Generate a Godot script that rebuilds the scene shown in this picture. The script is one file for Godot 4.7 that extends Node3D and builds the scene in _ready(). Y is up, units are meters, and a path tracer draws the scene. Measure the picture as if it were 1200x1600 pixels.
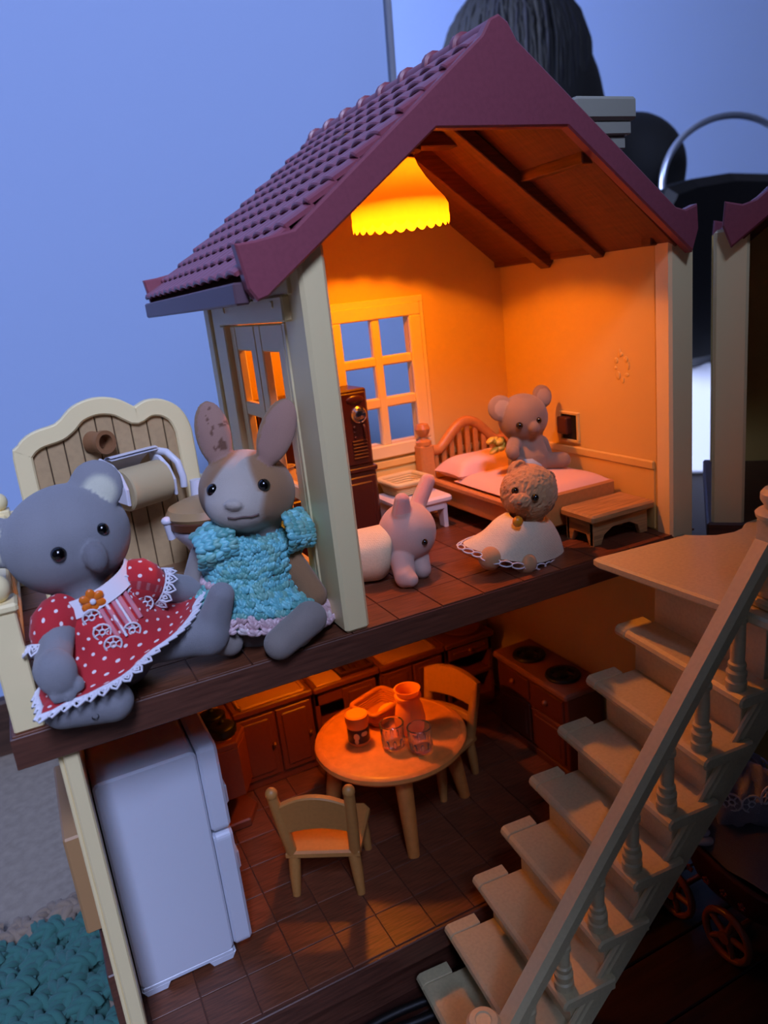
extends Node3D
# A toy dollhouse on a wooden floor, lit by the warm lamps in its two rooms and by dusk light from the room's windows.
# Geometry is written in centimetres with the origin at the foot of the upper room's front left pillar line, and scaled to metres when it is committed.

const CM := 0.01
const GROUND := -18.2

var O := Vector3.ZERO
var mats := {}
var tex := {}
var taken := {}
var rng := RandomNumberGenerator.new()

func V(x, y, z) -> Vector3:
	return Vector3(x, y, z)

func eul(d: Vector3) -> Basis:
	return Basis.from_euler(d * PI / 180.0)

class Geo:
	var v := PackedVector3Array()
	var n := PackedVector3Array()
	var t := PackedVector2Array()
	var c := PackedColorArray()
	var x := PackedInt32Array()
	var tint := Color.WHITE
	var colored := false
	var us := Vector2.ONE

	func vert(p: Vector3, nn: Vector3, uv := Vector2.ZERO) -> int:
		v.append(p); n.append(nn); t.append(uv); c.append(tint)
		return v.size() - 1

	func tri(a: int, b: int, d: int) -> void:
		var w := (v[b] - v[a]).cross(v[d] - v[a])
		if w.dot(n[a] + n[b] + n[d]) > 0.0:
			x.append(a); x.append(d); x.append(b)
		else:
			x.append(a); x.append(b); x.append(d)

	func face(pts: Array, nn: Vector3) -> void:
		var f := v.size()
		for p in pts:
			vert(p, nn, Vector2(p.x, p.y))
		for i in range(1, pts.size() - 1):
			tri(f, f + i, f + i + 1)

	func outface(pts: Array, mid: Vector3) -> void:
		var nn: Vector3 = (pts[1] - pts[0]).cross(pts[2] - pts[0]).normalized()
		if nn.dot(pts[0] - mid) < 0.0:
			nn = -nn
		face(pts, nn)

	func box(mid: Vector3, size: Vector3, bevel := 0.05, turn := Basis()) -> void:
		var h := size / 2.0
		var b := minf(bevel, minf(h.x, minf(h.y, h.z)) * 0.9)
		var p := func(sx, sy, sz, ax): return mid + turn * (Vector3(sx * (h.x - (0.0 if ax == 0 else b)), sy * (h.y - (0.0 if ax == 1 else b)), sz * (h.z - (0.0 if ax == 2 else b))))
		for s in [-1, 1]:
			outface([p.call(s, -1, -1, 0), p.call(s, 1, -1, 0), p.call(s, 1, 1, 0), p.call(s, -1, 1, 0)], mid)
			outface([p.call(-1, s, -1, 1), p.call(1, s, -1, 1), p.call(1, s, 1, 1), p.call(-1, s, 1, 1)], mid)
			outface([p.call(-1, -1, s, 2), p.call(1, -1, s, 2), p.call(1, 1, s, 2), p.call(-1, 1, s, 2)], mid)
			for r in [-1, 1]:
				outface([p.call(s, r, -1, 0), p.call(s, r, 1, 0), p.call(s, r, 1, 1), p.call(s, r, -1, 1)], mid)
				outface([p.call(s, -1, r, 0), p.call(s, 1, r, 0), p.call(s, 1, r, 2), p.call(s, -1, r, 2)], mid)
				outface([p.call(-1, s, r, 1), p.call(1, s, r, 1), p.call(1, s, r, 2), p.call(-1, s, r, 2)], mid)
				for q in [-1, 1]:
					outface([p.call(s, r, q, 0), p.call(s, r, q, 1), p.call(s, r, q, 2)], mid)

	func span(a: Vector3, b: Vector3, bevel := 0.05) -> void:
		box((a + b) / 2.0, (b - a).abs(), bevel)

	func bar(a: Vector3, b: Vector3, w: float, d: float, bevel := 0.05, up := Vector3.UP) -> void:
		# a straight bar from a to b, w wide across and d deep along up
		var y := (b - a).normalized()
		var z := (up - y * up.dot(y)).normalized()
		box((a + b) / 2.0, Vector3(w, a.distance_to(b), d), bevel, Basis(y.cross(z), y, z))

	func grid(rows: Array, closed := false, flip := false, su := 1.0, sv := 1.0) -> void:
		# rows of equally many points; smooth normals
		var f := v.size()
		var nr := rows.size()
		var nc: int = rows[0].size()
		for i in nr:
			for j in nc:
				var l: int = (j - 1 + nc) % nc if closed else maxi(j - 1, 0)
				var r: int = (j + 1) % nc if closed else mini(j + 1, nc - 1)
				var du: Vector3 = rows[i][r] - rows[i][l]
				if closed and nc < 2: du = Vector3.RIGHT
				var dv: Vector3 = rows[mini(i + 1, nr - 1)][j] - rows[maxi(i - 1, 0)][j]
				if du.length() < 1e-5:
					var k: int = i + 1 if i == 0 else i - 1
					du = rows[k][r] - rows[k][l]
				var nn := du.cross(dv).normalized()
				vert(rows[i][j], -nn if flip else nn, Vector2(float(j) / (nc if closed else nc - 1) * su, float(i) / (nr - 1) * sv) * us)
		for i in nr - 1:
			for j in (nc if closed else nc - 1):
				var a := f + i * nc + j
				var b := f + i * nc + (j + 1) % nc
				tri(a, b, b + nc)
				tri(a, b + nc, a + nc)

	func rod(pts: Array, radii, segs := 10, closed := false, caps := true, squash := 1.0) -> void:
		# a tube through pts
		var m := pts.size()
		var dir := func(i): return ((pts[(i + 1) % m] if closed or i < m - 1 else pts[i]) - (pts[(i - 1 + m) % m] if closed or i > 0 else pts[i])).normalized()
		var d0: Vector3 = dir.call(0)
		var s := d0.cross(Vector3.UP if absf(d0.y) < 0.9 else Vector3.RIGHT).normalized()
		var rows := []
		for i in m + (1 if closed else 0):
			var k := i % m
			var d: Vector3 = dir.call(k)
			s = (s - d * s.dot(d)).normalized()
			var w := d.cross(s)
			var r: float = radii[k] if radii is Array else radii
			var ring := PackedVector3Array()
			for j in segs:
				var a := TAU * j / segs
				ring.append(pts[k] + (s * cos(a) + w * sin(a) * squash) * r)
			rows.append(ring)
		grid(rows, true)
		if caps and not closed:
			face(Array(rows[0]), -d0)
			face(Array(rows[m - 1]), dir.call(m - 1))

	func pill(a: Vector3, b: Vector3, r: float, segs := 6, mid := 1.0) -> void:
		var d := (b - a)
		rod([a - d.normalized() * r * 0.5, a, (a + b) / 2.0, b, b + d.normalized() * r * 0.5], [r * 0.35, r * 0.85, r * mid, r * 0.85, r * 0.35], segs)

	func lathe(prof: Array, segs := 24, at := Vector3.ZERO, turn := Basis()) -> void:
		# prof: Vector2(radius, height) upwards on the outside; corners sharper than 35 degrees stay sharp
		var m := prof.size()
		var nor := []
		for i in m - 1:
			var e: Vector2 = (prof[i + 1] - prof[i]).normalized()
			nor.append(Vector2(e.y, -e.x))
		for i in m - 1:
			var na: Vector2 = nor[i]
			var nb: Vector2 = nor[i]
			if i > 0 and nor[i - 1].dot(nor[i]) > 0.82: na = (nor[i - 1] + nor[i]).normalized()
			if i < m - 2 and nor[i + 1].dot(nor[i]) > 0.82: nb = (nor[i + 1] + nor[i]).normalized()
			var f := v.size()
			for j in segs + 1:
				var a := TAU * j / segs
				var d := Vector3(cos(a), 0, sin(a))
				vert(at + turn * (d * prof[i].x + Vector3.UP * prof[i].y), turn * (d * na.x + Vector3.UP * na.y), Vector2(float(j) / segs, prof[i].y))
				vert(at + turn * (d * prof[i + 1].x + Vector3.UP * prof[i + 1].y), turn * (d * nb.x + Vector3.UP * nb.y), Vector2(float(j) / segs, prof[i + 1].y))
			for j in segs:
				var q := f + j * 2
				tri(q, q + 1, q + 3)
				tri(q, q + 3, q + 2)

	func ell(mid: Vector3, r: Vector3, turn := Basis(), segs := 14, rings := 9) -> void:
		var f := v.size()
		for i in rings + 1:
			var a := PI * i / rings
			for j in segs + 1:
				var b := TAU * j / segs
				var d := Vector3(sin(a) * cos(b), cos(a), sin(a) * sin(b))
				vert(mid + turn * (d * r), turn * (d / r).normalized(), Vector2(float(j) / segs, float(i) / rings))
		for i in rings:
			for j in segs:
				var q := f + i * (segs + 1) + j
				tri(q, q + 1, q + segs + 2)
				tri(q, q + segs + 2, q + segs + 1)

	func prism(poly: PackedVector2Array, z0: float, z1: float, bevel := 0.04, turn := Basis(), at := Vector3.ZERO) -> void:
		# the outline poly in x and y, from z0 to z1, with chamfered rims
		var m := poly.size()
		var p := poly.duplicate()
		if not Geometry2D.is_polygon_clockwise(p):
			p.reverse()
		var inner := PackedVector2Array()
		var out := []
		for i in m:
			var e1 := (p[i] - p[(i - 1 + m) % m]).normalized()
			var e2 := (p[(i + 1) % m] - p[i]).normalized()
			var n1 := Vector2(-e1.y, e1.x)
			var n2 := Vector2(-e2.y, e2.x)
			out.append(n2)
			inner.append(p[i] - (n1 + n2) / maxf(0.35, 1.0 + n1.dot(n2)) * bevel)
		var lift := func(q: Vector2, z: float): return at + turn * Vector3(q.x, q.y, z)
		var tris := Geometry2D.triangulate_polygon(inner)
		for s in [[z0, -1.0], [z1, 1.0]]:
			var f := v.size()
			for q in inner:
				vert(lift.call(q, s[0]), turn * Vector3(0, 0, s[1]), q)
			for i in range(0, tris.size(), 3):
				tri(f + tris[i], f + tris[i + 1], f + tris[i + 2])
		for i in m:
			var k := (i + 1) % m
			var nn := Vector3(out[i].x, out[i].y, 0)
			face([lift.call(p[i], z0 + bevel), lift.call(p[k], z0 + bevel), lift.call(p[k], z1 - bevel), lift.call(p[i], z1 - bevel)], turn * nn)
			if bevel > 0.0:
				face([lift.call(p[i], z0 + bevel), lift.call(p[k], z0 + bevel), lift.call(inner[k], z0), lift.call(inner[i], z0)], turn * (nn + Vector3(0, 0, -1)).normalized())
				face([lift.call(p[i], z1 - bevel), lift.call(p[k], z1 - bevel), lift.call(inner[k], z1), lift.call(inner[i], z1)], turn * (nn + Vector3(0, 0, 1)).normalized())

	func mirror_x(sum: float) -> void:
		for i in v.size():
			v[i].x = sum - v[i].x
			n[i].x = -n[i].x
		for i in range(0, x.size(), 3):
			var k := x[i]
			x[i] = x[i + 1]
			x[i + 1] = k

	func rounded(x0: float, y0: float, x1: float, y1: float, r: float) -> PackedVector2Array:
		var p := PackedVector2Array()
		for q in [[x1 - r, y1 - r, 0.0], [x0 + r, y1 - r, 0.5], [x0 + r, y0 + r, 1.0], [x1 - r, y0 + r, 1.5]]:
			for k in 6:
				var a: float = (q[2] + k / 10.0) * PI
				p.append(Vector2(q[0] + cos(a) * r, q[1] + sin(a) * r))
		return p

	func append(g: Geo, move := Transform3D()) -> void:
		var f := v.size()
		for i in g.v.size():
			v.append(move * g.v[i]); n.append((move.basis * g.n[i]).normalized()); t.append(g.t[i]); c.append(g.c[i])
		for i in g.x:
			x.append(f + i)
		colored = colored or g.colored

	func mesh(off: Vector3) -> ArrayMesh:
		var a := []
		a.resize(Mesh.ARRAY_MAX)
		var w := PackedVector3Array()
		w.resize(v.size())
		for i in v.size():
			w[i] = (v[i] - off) * 0.01
		a[Mesh.ARRAY_VERTEX] = w
		a[Mesh.ARRAY_NORMAL] = n
		a[Mesh.ARRAY_TEX_UV] = t
		if colored:
			a[Mesh.ARRAY_COLOR] = c
		a[Mesh.ARRAY_INDEX] = x
		var m := ArrayMesh.new()
		m.add_surface_from_arrays(Mesh.PRIMITIVE_TRIANGLES, a)
		return m


# ---- nodes

func numbered(called: String) -> String:
	var k: int = taken.get(called, -1) + 1
	taken[called] = k
	return called if k == 0 else "%s_%03d" % [called, k]

func thing(called: String, label: String, category: String, at: Vector3, group := "") -> Node3D:
	var o := Node3D.new()
	o.name = numbered(called)
	add_child(o)
	o.position = at * CM
	O = at
	tag(o, label, category, group)
	return o

func tag(o: Node, label: String, category: String, group := "") -> void:
	o.set_meta("label", label)
	o.set_meta("category", category)
	if group: o.set_meta("group", group)

func part(g: Geo, called: String, m: Material, parent: Node, label := "") -> MeshInstance3D:
	var o := MeshInstance3D.new()
	o.name = called
	o.mesh = g.mesh(O)
	o.material_override = m
	parent.add_child(o, true)
	if label: o.set_meta("label", label)
	return o

func piece(me: Mesh, called: String, m: Material, parent: Node, at: Vector3, turn := Basis()) -> MeshInstance3D:
	# one of many alike pieces that share a mesh; at is relative to the parent
	var o := MeshInstance3D.new()
	o.name = called
	o.mesh = me
	o.material_override = m
	o.transform = Transform3D(turn, at * CM)
	parent.add_child(o, true)
	return o

func single(g: Geo, called: String, m: Material, label: String, category: String, at: Vector3, group := "") -> MeshInstance3D:
	O = at
	var o := part(g, numbered(called), m, self)
	o.position = at * CM
	tag(o, label, category, group)
	return o

func struct(g: Geo, called: String, m: Material, label: String, category: String) -> MeshInstance3D:
	O = Vector3.ZERO
	var o := part(g, called, m, self)
	tag(o, label, category)
	o.set_meta("kind", "structure")
	return o

# ---- materials

func picture(f: Callable, size := 256) -> ImageTexture:
	var im := Image.create(size, size, false, Image.FORMAT_RGB8)
	for y in size:
		for x in size:
			im.set_pixel(x, y, f.call(x, y))
	return ImageTexture.create_from_image(im)

func noise_picture(freq: float, octaves: int, low: float, high: float, sx := 1.0, sy := 1.0, s := 1, size := 256) -> ImageTexture:
	var no := FastNoiseLite.new()
	no.seed = s
	no.frequency = freq
	no.fractal_octaves = octaves
	no.noise_type = FastNoiseLite.TYPE_SIMPLEX_SMOOTH
	# blended over its own edges so that it repeats without a seam
	var at := func(x, y): return no.get_noise_2d(x * sx, y * sy)
	return picture(func(x, y):
		var fx := float(x) / size
		var fy := float(y) / size
		var k: float = lerpf(lerpf(at.call(x, y), at.call(x - size, y), fx), lerpf(at.call(x, y - size), at.call(x - size, y - size), fx), fy)
		var g := clampf(lerpf(low, high, 0.5 + 0.75 * k), 0.0, 1.0)
		return Color(g, g, g), size)

func make_textures() -> void:
	tex.fine = noise_picture(0.16, 3, 0.0, 1.0)
	tex.mottle = noise_picture(0.02, 4, 0.86, 1.04, 1, 1, 5)
	tex.soft = noise_picture(0.03, 3, 0.94, 1.03, 1, 1, 9)
	tex.wood = noise_picture(0.05, 4, 0.62, 1.06, 0.12, 1.6, 3)
	tex.speck = noise_picture(0.35, 2, 0.66, 1.14, 1, 1, 7)
	tex.weave = picture(func(x, y):
		var a := 0.5 + 0.5 * sin(x * TAU / 16.0)
		var b := 0.5 + 0.5 * sin(y * TAU / 16.0)
		var over: bool = (x / 16 + y / 16) % 2 == 0
		var g := a if over else b
		return Color(g, g, g))
	tex.dots = picture(func(x, y):
		var k := 1.0
		for d in [Vector2(32, 32), Vector2(96, 96)]:
			k = minf(k, Vector2(x, y).distance_to(d) - 13.0)
		var w := clampf(0.5 - k, 0.0, 1.0)
		return Color(0.74, 0.13, 0.17).lerp(Color(0.93, 0.88, 0.88), w), 128)
	tex.curl = picture(func(x, y):
		var best := 99.0
		for cx in range(-1, 5):
			for cy in range(-1, 5):
				var q := Vector2(cx * 64 + 26 + 22 * sin(cx * 3.1 + cy * 5.7), cy * 64 + 26 + 22 * cos(cx * 4.3 + cy * 2.1))
				var d := Vector2(x, y) - q
				best = minf(best, absf(fmod(d.length() + d.angle() * 2.2 + 40.0, 14.0) - 7.0) + d.length() * 0.1)
		var g := clampf(1.0 - best / 9.0, 0.0, 1.0)
		return Color(g, g, g))

func mat(key: String, color := Color.WHITE, rough := 0.5, opt := {}) -> StandardMaterial3D:
	if mats.has(key):
		return mats[key]
	var m := StandardMaterial3D.new()
	m.resource_name = key
	m.albedo_color = color
	m.roughness = rough
	m.metallic_specular = opt.get("spec", 0.5)
	m.metallic = opt.get("metal", 0.0)
	if opt.has("rim"):
		m.rim_enabled = true
		m.rim = opt.rim
		m.rim_tint = 0.5
	if opt.has("back"):
		m.backlight_enabled = true
		m.backlight = opt.back
	if opt.has("albedo"):
		m.albedo_texture = opt.albedo
	if opt.has("bump"):
		m.heightmap_enabled = true
		m.heightmap_texture = opt.bump
		m.heightmap_scale = opt.height
	if opt.has("per_cm"):
		m.uv1_triplanar = true
		m.uv1_scale = (V(1, 1, 1) if opt.per_cm is float else V(1, 1, 1)) * 100.0 * opt.per_cm
	if opt.has("uv"):
		m.uv1_scale = opt.uv
	if opt.has("coat"):
		m.clearcoat_enabled = true
		m.clearcoat = opt.coat
		m.clearcoat_roughness = 0.15
	if opt.has("sss"):
		m.subsurf_scatter_enabled = true
		m.subsurf_scatter_strength = opt.sss
	if opt.get("vc", false):
		m.vertex_color_use_as_albedo = true
	mats[key] = m
	return m

func lin(r: float, g: float, b: float) -> Color:
	return Color(r, g, b).srgb_to_linear()

# ---- a body as one skin: capsules and ellipsoids joined by a smooth minimum, meshed as surface nets

func dist(q: Array, p: Vector3, turn: Basis) -> float:
	if q[0] == "cap":
		var a: Vector3 = q[1]
		var ba: Vector3 = q[2] - a
		var h := clampf((p - a).dot(ba) / maxf(ba.length_squared(), 1e-6), 0.0, 1.0)
		return p.distance_to(a + ba * h) - lerpf(q[3], q[4], h)
	var r: Vector3 = q[2]
	var l: Vector3 = turn * (p - q[1])
	var k0: float = (l / r).length()
	var k1: float = (l / (r * r)).length()
	return k0 * (k0 - 1.0) / maxf(k1, 1e-5)

func body(prims: Array, cell: float, paint: Callable, relief = null) -> Geo:
	var lo := Vector3(1e9, 1e9, 1e9)
	var hi := -lo
	var boxes := []
	var turns := []
	for q in prims:
		var a: Vector3
		var b: Vector3
		if q[0] == "cap":
			var r := Vector3.ONE * maxf(q[3], q[4])
			a = q[1].min(q[2]) - r
			b = q[1].max(q[2]) + r
			turns.append(Basis())
		else:
			var r := Vector3.ONE * maxf(q[2].x, maxf(q[2].y, q[2].z))
			a = q[1] - r
			b = q[1] + r
			turns.append(eul(q[3]).transposed())
		var pad := Vector3.ONE * (float(q[5 if q[0] == "cap" else 4]) + cell * 3.0)
		boxes.append([a - pad, b + pad])
		lo = lo.min(a - pad)
		hi = hi.max(b + pad)
	lo -= Vector3.ONE * cell
	var N := Vector3i(((hi - lo) / cell).ceil()) + Vector3i.ONE * 2
	var f := PackedFloat32Array()
	f.resize(N.x * N.y * N.z)
	f.fill(9.0)
	for i in prims.size():
		var q: Array = prims[i]
		var k: float = q[5] if q[0] == "cap" else q[4]
		var a := Vector3i(((boxes[i][0] - lo) / cell).floor())
		var b := Vector3i(((boxes[i][1] - lo) / cell).ceil())
		for z in range(maxi(a.z, 0), mini(b.z, N.z - 1) + 1):
			for y in range(maxi(a.y, 0), mini(b.y, N.y - 1) + 1):
				var row := (z * N.y + y) * N.x
				for x in range(maxi(a.x, 0), mini(b.x, N.x - 1) + 1):
					var d := dist(q, lo + Vector3(x, y, z) * cell, turns[i])
					var e := f[row + x]
					var h := maxf(k - absf(d - e), 0.0) / k
					f[row + x] = minf(d, e) - h * h * k * 0.25
	var g := Geo.new()
	g.colored = true
	var at := {}
	var sy := N.x
	var sz := N.x * N.y
	var offs := [0, 1, sy, sy + 1, sz, sz + 1, sz + sy, sz + sy + 1]
	var edges := [[0, 1], [2, 3], [4, 5], [6, 7], [0, 2], [1, 3], [4, 6], [5, 7], [0, 4], [1, 5], [2, 6], [3, 7]]
	for z in N.z - 1:
		for y in N.y - 1:
			var row := z * sz + y * sy
			for x in N.x - 1:
				var i := row + x
				var f0 := f[i]
				if f0 > cell * 2.0 or f0 < -cell * 2.0:
					continue
				var inside := 0
				for o in offs:
					if f[i + o] < 0.0: inside += 1
				if inside == 0 or inside == 8:
					continue
				var s := Vector3.ZERO
				var m := 0
				for e in edges:
					var fa := f[i + offs[e[0]]]
					var fb := f[i + offs[e[1]]]
					if (fa < 0.0) != (fb < 0.0):
						var w := fa / (fa - fb)
						var pa := Vector3(e[0] & 1, (e[0] >> 1) & 1, e[0] >> 2)
						var pb := Vector3(e[1] & 1, (e[1] >> 1) & 1, e[1] >> 2)
						s += pa.lerp(pb, w)
						m += 1
				var p := lo + (Vector3(x, y, z) + s / m) * cell
				var u := s / m
				var gx := lerpf(lerpf(f[i + 1] - f[i], f[i + sy + 1] - f[i + sy], u.y), lerpf(f[i + sz + 1] - f[i + sz], f[i + sz + sy + 1] - f[i + sz + sy], u.y), u.z)
				var gy := lerpf(lerpf(f[i + sy] - f[i], f[i + sy + 1] - f[i + 1], u.x), lerpf(f[i + sz + sy] - f[i + sz], f[i + sz + sy + 1] - f[i + sz + 1], u.x), u.z)
				var gz := lerpf(lerpf(f[i + sz] - f[i], f[i + sz + 1] - f[i + 1], u.x), lerpf(f[i + sz + sy] - f[i + sy], f[i + sz + sy + 1] - f[i + sy + 1], u.x), u.y)
				var nn := Vector3(gx, gy, gz).normalized()
				if relief != null:
					p += nn * relief.call(p)
				var near := 0
				var best := 99.0
				for k in prims.size():
					if p.x < boxes[k][0].x or p.y < boxes[k][0].y or p.z < boxes[k][0].z or p.x > boxes[k][1].x or p.y > boxes[k][1].y or p.z > boxes[k][1].z:
						continue
					var d := dist(prims[k], p, turns[k])
					if d < best:
						best = d
						near = prims[k][6]
				g.tint = paint.call(p, nn, near)
				at[i] = g.vert(p, nn)
	g.tint = Color.WHITE
	for i in at.keys():
		# the three cell edges that leave the cell's low corner along x, y and z
		for e in [[1, sy, sz], [sy, sz, 1], [sz, 1, sy]]:
			if (f[i] < 0.0) != (f[i + e[0]] < 0.0):
				var a: int = i - e[1]
				var b: int = i - e[2]
				var d: int = i - e[1] - e[2]
				if at.has(a) and at.has(b) and at.has(d):
					g.tri(at[i], at[a], at[d])
					g.tri(at[i], at[d], at[b])
	if relief != null:
		var acc := PackedVector3Array()
		acc.resize(g.v.size())
		for i in range(0, g.x.size(), 3):
			var w := (g.v[g.x[i + 2]] - g.v[g.x[i]]).cross(g.v[g.x[i + 1]] - g.v[g.x[i]])
			for k in 3: acc[g.x[i + k]] += w
		for i in acc.size(): g.n[i] = acc[i].normalized()
	return g

# ---- camera, light, air

func light_area(called: String, at: Vector3, size: Vector2, towards: Vector3, color: Color, energy: float, parent: Node) -> void:
	var l := AreaLight3D.new()
	l.name = called
	l.area_size = size * CM
	l.light_color = color
	l.light_energy = energy
	l.shadow_enabled = true
	l.area_range = 6.0
	l.area_attenuation = 2.0
	parent.add_child(l, true)
	var up := Vector3.UP if absf(towards.normalized().y) < 0.9 else Vector3.RIGHT
	l.global_transform = Transform3D(Basis.looking_at(towards, up), at * CM)

func view() -> void:
	var cam := Camera3D.new()
	cam.name = "camera"
	cam.fov = 67.85
	cam.near = 0.01
	cam.far = 30.0
	var lens := CameraAttributesPhysical.new()
	lens.frustum_focal_length = 17.84
	lens.frustum_focus_distance = 0.30
	lens.exposure_aperture = 10.0
	lens.frustum_near = 0.01
	lens.frustum_far = 30.0
	cam.attributes = lens
	add_child(cam)
	cam.transform = Transform3D(Basis(V(0.89012, -0.10774, 0.44280), V(0.21461, 0.95626, -0.19877), V(-0.40202, 0.27196, 0.87431)).orthonormalized(), V(-8.884, 11.956, 36.803) * CM)
	var e := Environment.new()
	e.tonemap_mode = Environment.TONE_MAPPER_LINEAR
	e.tonemap_exposure = 1.0
	e.background_mode = Environment.BG_SKY
	e.sdfgi_enabled = true
	e.ssao_enabled = true
	e.ssil_enabled = true
	var sky := Sky.new()
	var sm := ProceduralSkyMaterial.new()
	sm.sky_top_color = Color(0.42, 0.55, 1.0)
	sm.sky_horizon_color = Color(0.62, 0.72, 1.0)
	sm.ground_horizon_color = Color(0.40, 0.44, 0.62)
	sm.ground_bottom_color = Color(0.20, 0.22, 0.30)
	sm.sky_energy_multiplier = 1.0
	sky.sky_material = sm
	e.sky = sky
	var w := WorldEnvironment.new()
	w.name = "world"
	w.environment = e
	add_child(w)
	# dusk daylight through the two windows
	var dusk := Color(0.82, 0.86, 1.0)
	light_area("daylight_near", V(-28, 148, 163), Vector2(46, 76), V(0.15, -0.85, -1), Color(0.735, 0.797, 1.0), 6.2, self)
	light_area("daylight_far", V(-136, 60, -70), Vector2(56, 110), V(1, 0, -0.15), dusk, 12.5, self)

# ---- the room

func wall_with_hole(g: Geo, lo: Vector3, hi: Vector3, h0: Vector3, h1: Vector3, along: int) -> void:
	# a wall slab with one rectangular opening; along is the axis (0 or 2) in which the wall runs
	var a0 := lo; var a1 := hi
	a1[along] = h0[along]; g.span(a0, a1, 0.0)
	a0 = lo; a1 = hi
	a0[along] = h1[along]; g.span(a0, a1, 0.0)
	a0 = lo; a1 = hi
	a0[along] = h0[along]; a1[along] = h1[along]; a1.y = h0.y; g.span(a0, a1, 0.0)
	a0 = lo; a1 = hi
	a0[along] = h0[along]; a1[along] = h1[along]; a0.y = h1.y; g.span(a0, a1, 0.0)

func window(n: int, x: float, y0: float, y1: float, z0: float, z1: float, turn: float) -> void:
	# a framed opening in a wall that runs along z, or turned by a quarter
	var o := Node3D.new()
	o.name = "window_%d" % n
	add_child(o)
	o.set_meta("kind", "structure")
	o.set_meta("label", "white framed room window number %d letting in dusk light" % n)
	o.set_meta("category", "window")
	o.basis = Basis(Vector3.UP, -turn)
	o.position = (o.basis * V(x, y0, (z0 + z1) / 2.0)) * CM
	O = V(x, y0, (z0 + z1) / 2.0)
	var g := Geo.new()
	for z in [z0 + 2, (z0 + z1) / 2, z1 - 2]: g.span(V(x - 2, y0, z - 2), V(x + 2, y1, z + 2), 0.3)
	for y in [y0 + 2, y1 - 2]: g.span(V(x - 2, y - 2, z0), V(x + 2, y + 2, z1), 0.3)
	part(g, "window_frame", mat("paint"), o)

func room() -> void:
	var wallm := mat("wall", Color(0.626, 0.713, 0.868), 0.85, {bump = tex.mottle, height = 0.05, per_cm = 0.12})
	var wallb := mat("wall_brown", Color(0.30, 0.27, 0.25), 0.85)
	mat("paint", Color(0.85, 0.85, 0.85), 0.5)
	# floor of wooden planks
	var g := Geo.new()
	g.span(V(-150, GROUND - 6, -125), V(240, GROUND - 0.35, 180), 0.0)
	var fl := struct(g, "floor", mat("floor_base", Color(0.10, 0.045, 0.03), 0.8), "dark floor of narrow red brown wooden planks under the dollhouse", "floor")
	O = Vector3.ZERO
	var shades := []
	for k in 4:
		shades.append(mat("plank%d" % k, Color(0.235 + 0.02 * k, 0.115 + 0.012 * k, 0.085 + 0.008 * k), 0.38, {albedo = tex.wood, bump = tex.fine, height = 0.002, per_cm = 0.09 + 0.02 * k}))
	var lens := []
	for k in 3:
		var b := Geo.new()
		b.box(V(0, -0.18, 0), V(17.94 + k * 5.0, 0.36, 2.82), 0.05)
		lens.append(b.mesh(Vector3.ZERO))
	var count := 0
	for r in 14:
		var z := -3.0 + r * 2.88
		var x := -16.0 - rng.randf() * 9.0
		while x < 44.0:
			var k := rng.randi() % 3
			var l := 18.0 + k * 5.0
			piece(lens[k], "floor_plank", shades[rng.randi() % 4], fl, V(x + l / 2.0, GROUND - 0.02 * rng.randf(), z))
			x += l
			count += 1
	# walls and ceiling
	g = Geo.new(); g.prism(PackedVector2Array([V2(-150, GROUND - 1), V2(22.0, GROUND - 1), V2(28.6, 200), V2(-150, 200)]), -33, -23, 0.2)
	struct(g, "wall_left", wallm, "near white wall behind the dollhouse on the left, tinted blue by dusk", "wall")
	g = Geo.new(); g.bar(V(22.15, GROUND, -28), V(28.8, 200, -28), 0.5, 11, 0.15, V(0, 0, 1))
	struct(g, "trim_1", mat("jamb", Color(0.50, 0.52, 0.56), 0.5), "grey trim along the vertical edge of the near white wall", "trim")
	g = Geo.new()
	g.span(V(-130, GROUND, -23), V(22.5, GROUND + 4.6, -21.8), 0.2)
	struct(g, "baseboard_left", mat("baseboard", Color(0.33, 0.22, 0.17), 0.5, {albedo = tex.wood, per_cm = 0.08}), "brown wooden baseboard at the foot of the near white wall", "baseboard")
	g = Geo.new(); g.span(V(-150, GROUND - 1, -118), V(240, 200, -108), 0.0)
	struct(g, "wall_far", wallm, "bright far wall behind the seated person", "wall")
	g = Geo.new()
	wall_with_hole(g, V(-150, GROUND, -108), V(-142, 200, -33), V(-150, 5, -98), V(-142, 115, -42), 2)
	struct(g, "wall_side", wallm, "wall with a window beyond the near wall", "wall")
	g = Geo.new()
	g.span(V(-150, GROUND - 1, -33), V(-138, 200, 180), 0.0)
	struct(g, "wall_west", wallb, "wall to the left of the camera", "wall")
	g = Geo.new(); g.span(V(230, GROUND - 1, -118), V(240, 200, 180), 0.0)
	struct(g, "wall_right", wallb, "wall on the right of the room", "wall")
	g = Geo.new()
	wall_with_hole(g, V(-150, GROUND - 1, 168), V(240, 200, 180), V(-54, 108, 168), V(-2, 188, 180), 0)
	struct(g, "wall_near", wallb, "wall with a window behind the camera", "wall")
	g = Geo.new(); g.span(V(-150, 195, -118), V(240, 205, 180), 0.0)
	struct(g, "ceiling", mat("ceiling", Color(0.42, 0.40, 0.38), 0.9), "white ceiling of the room", "ceiling")
	window(1, -146, 5, 115, -98, -42, 0.0)
	window(2, 174, 108, 188, 2, 54, PI / 2)

# ---- the dollhouse

const SPAN := 17.9

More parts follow.
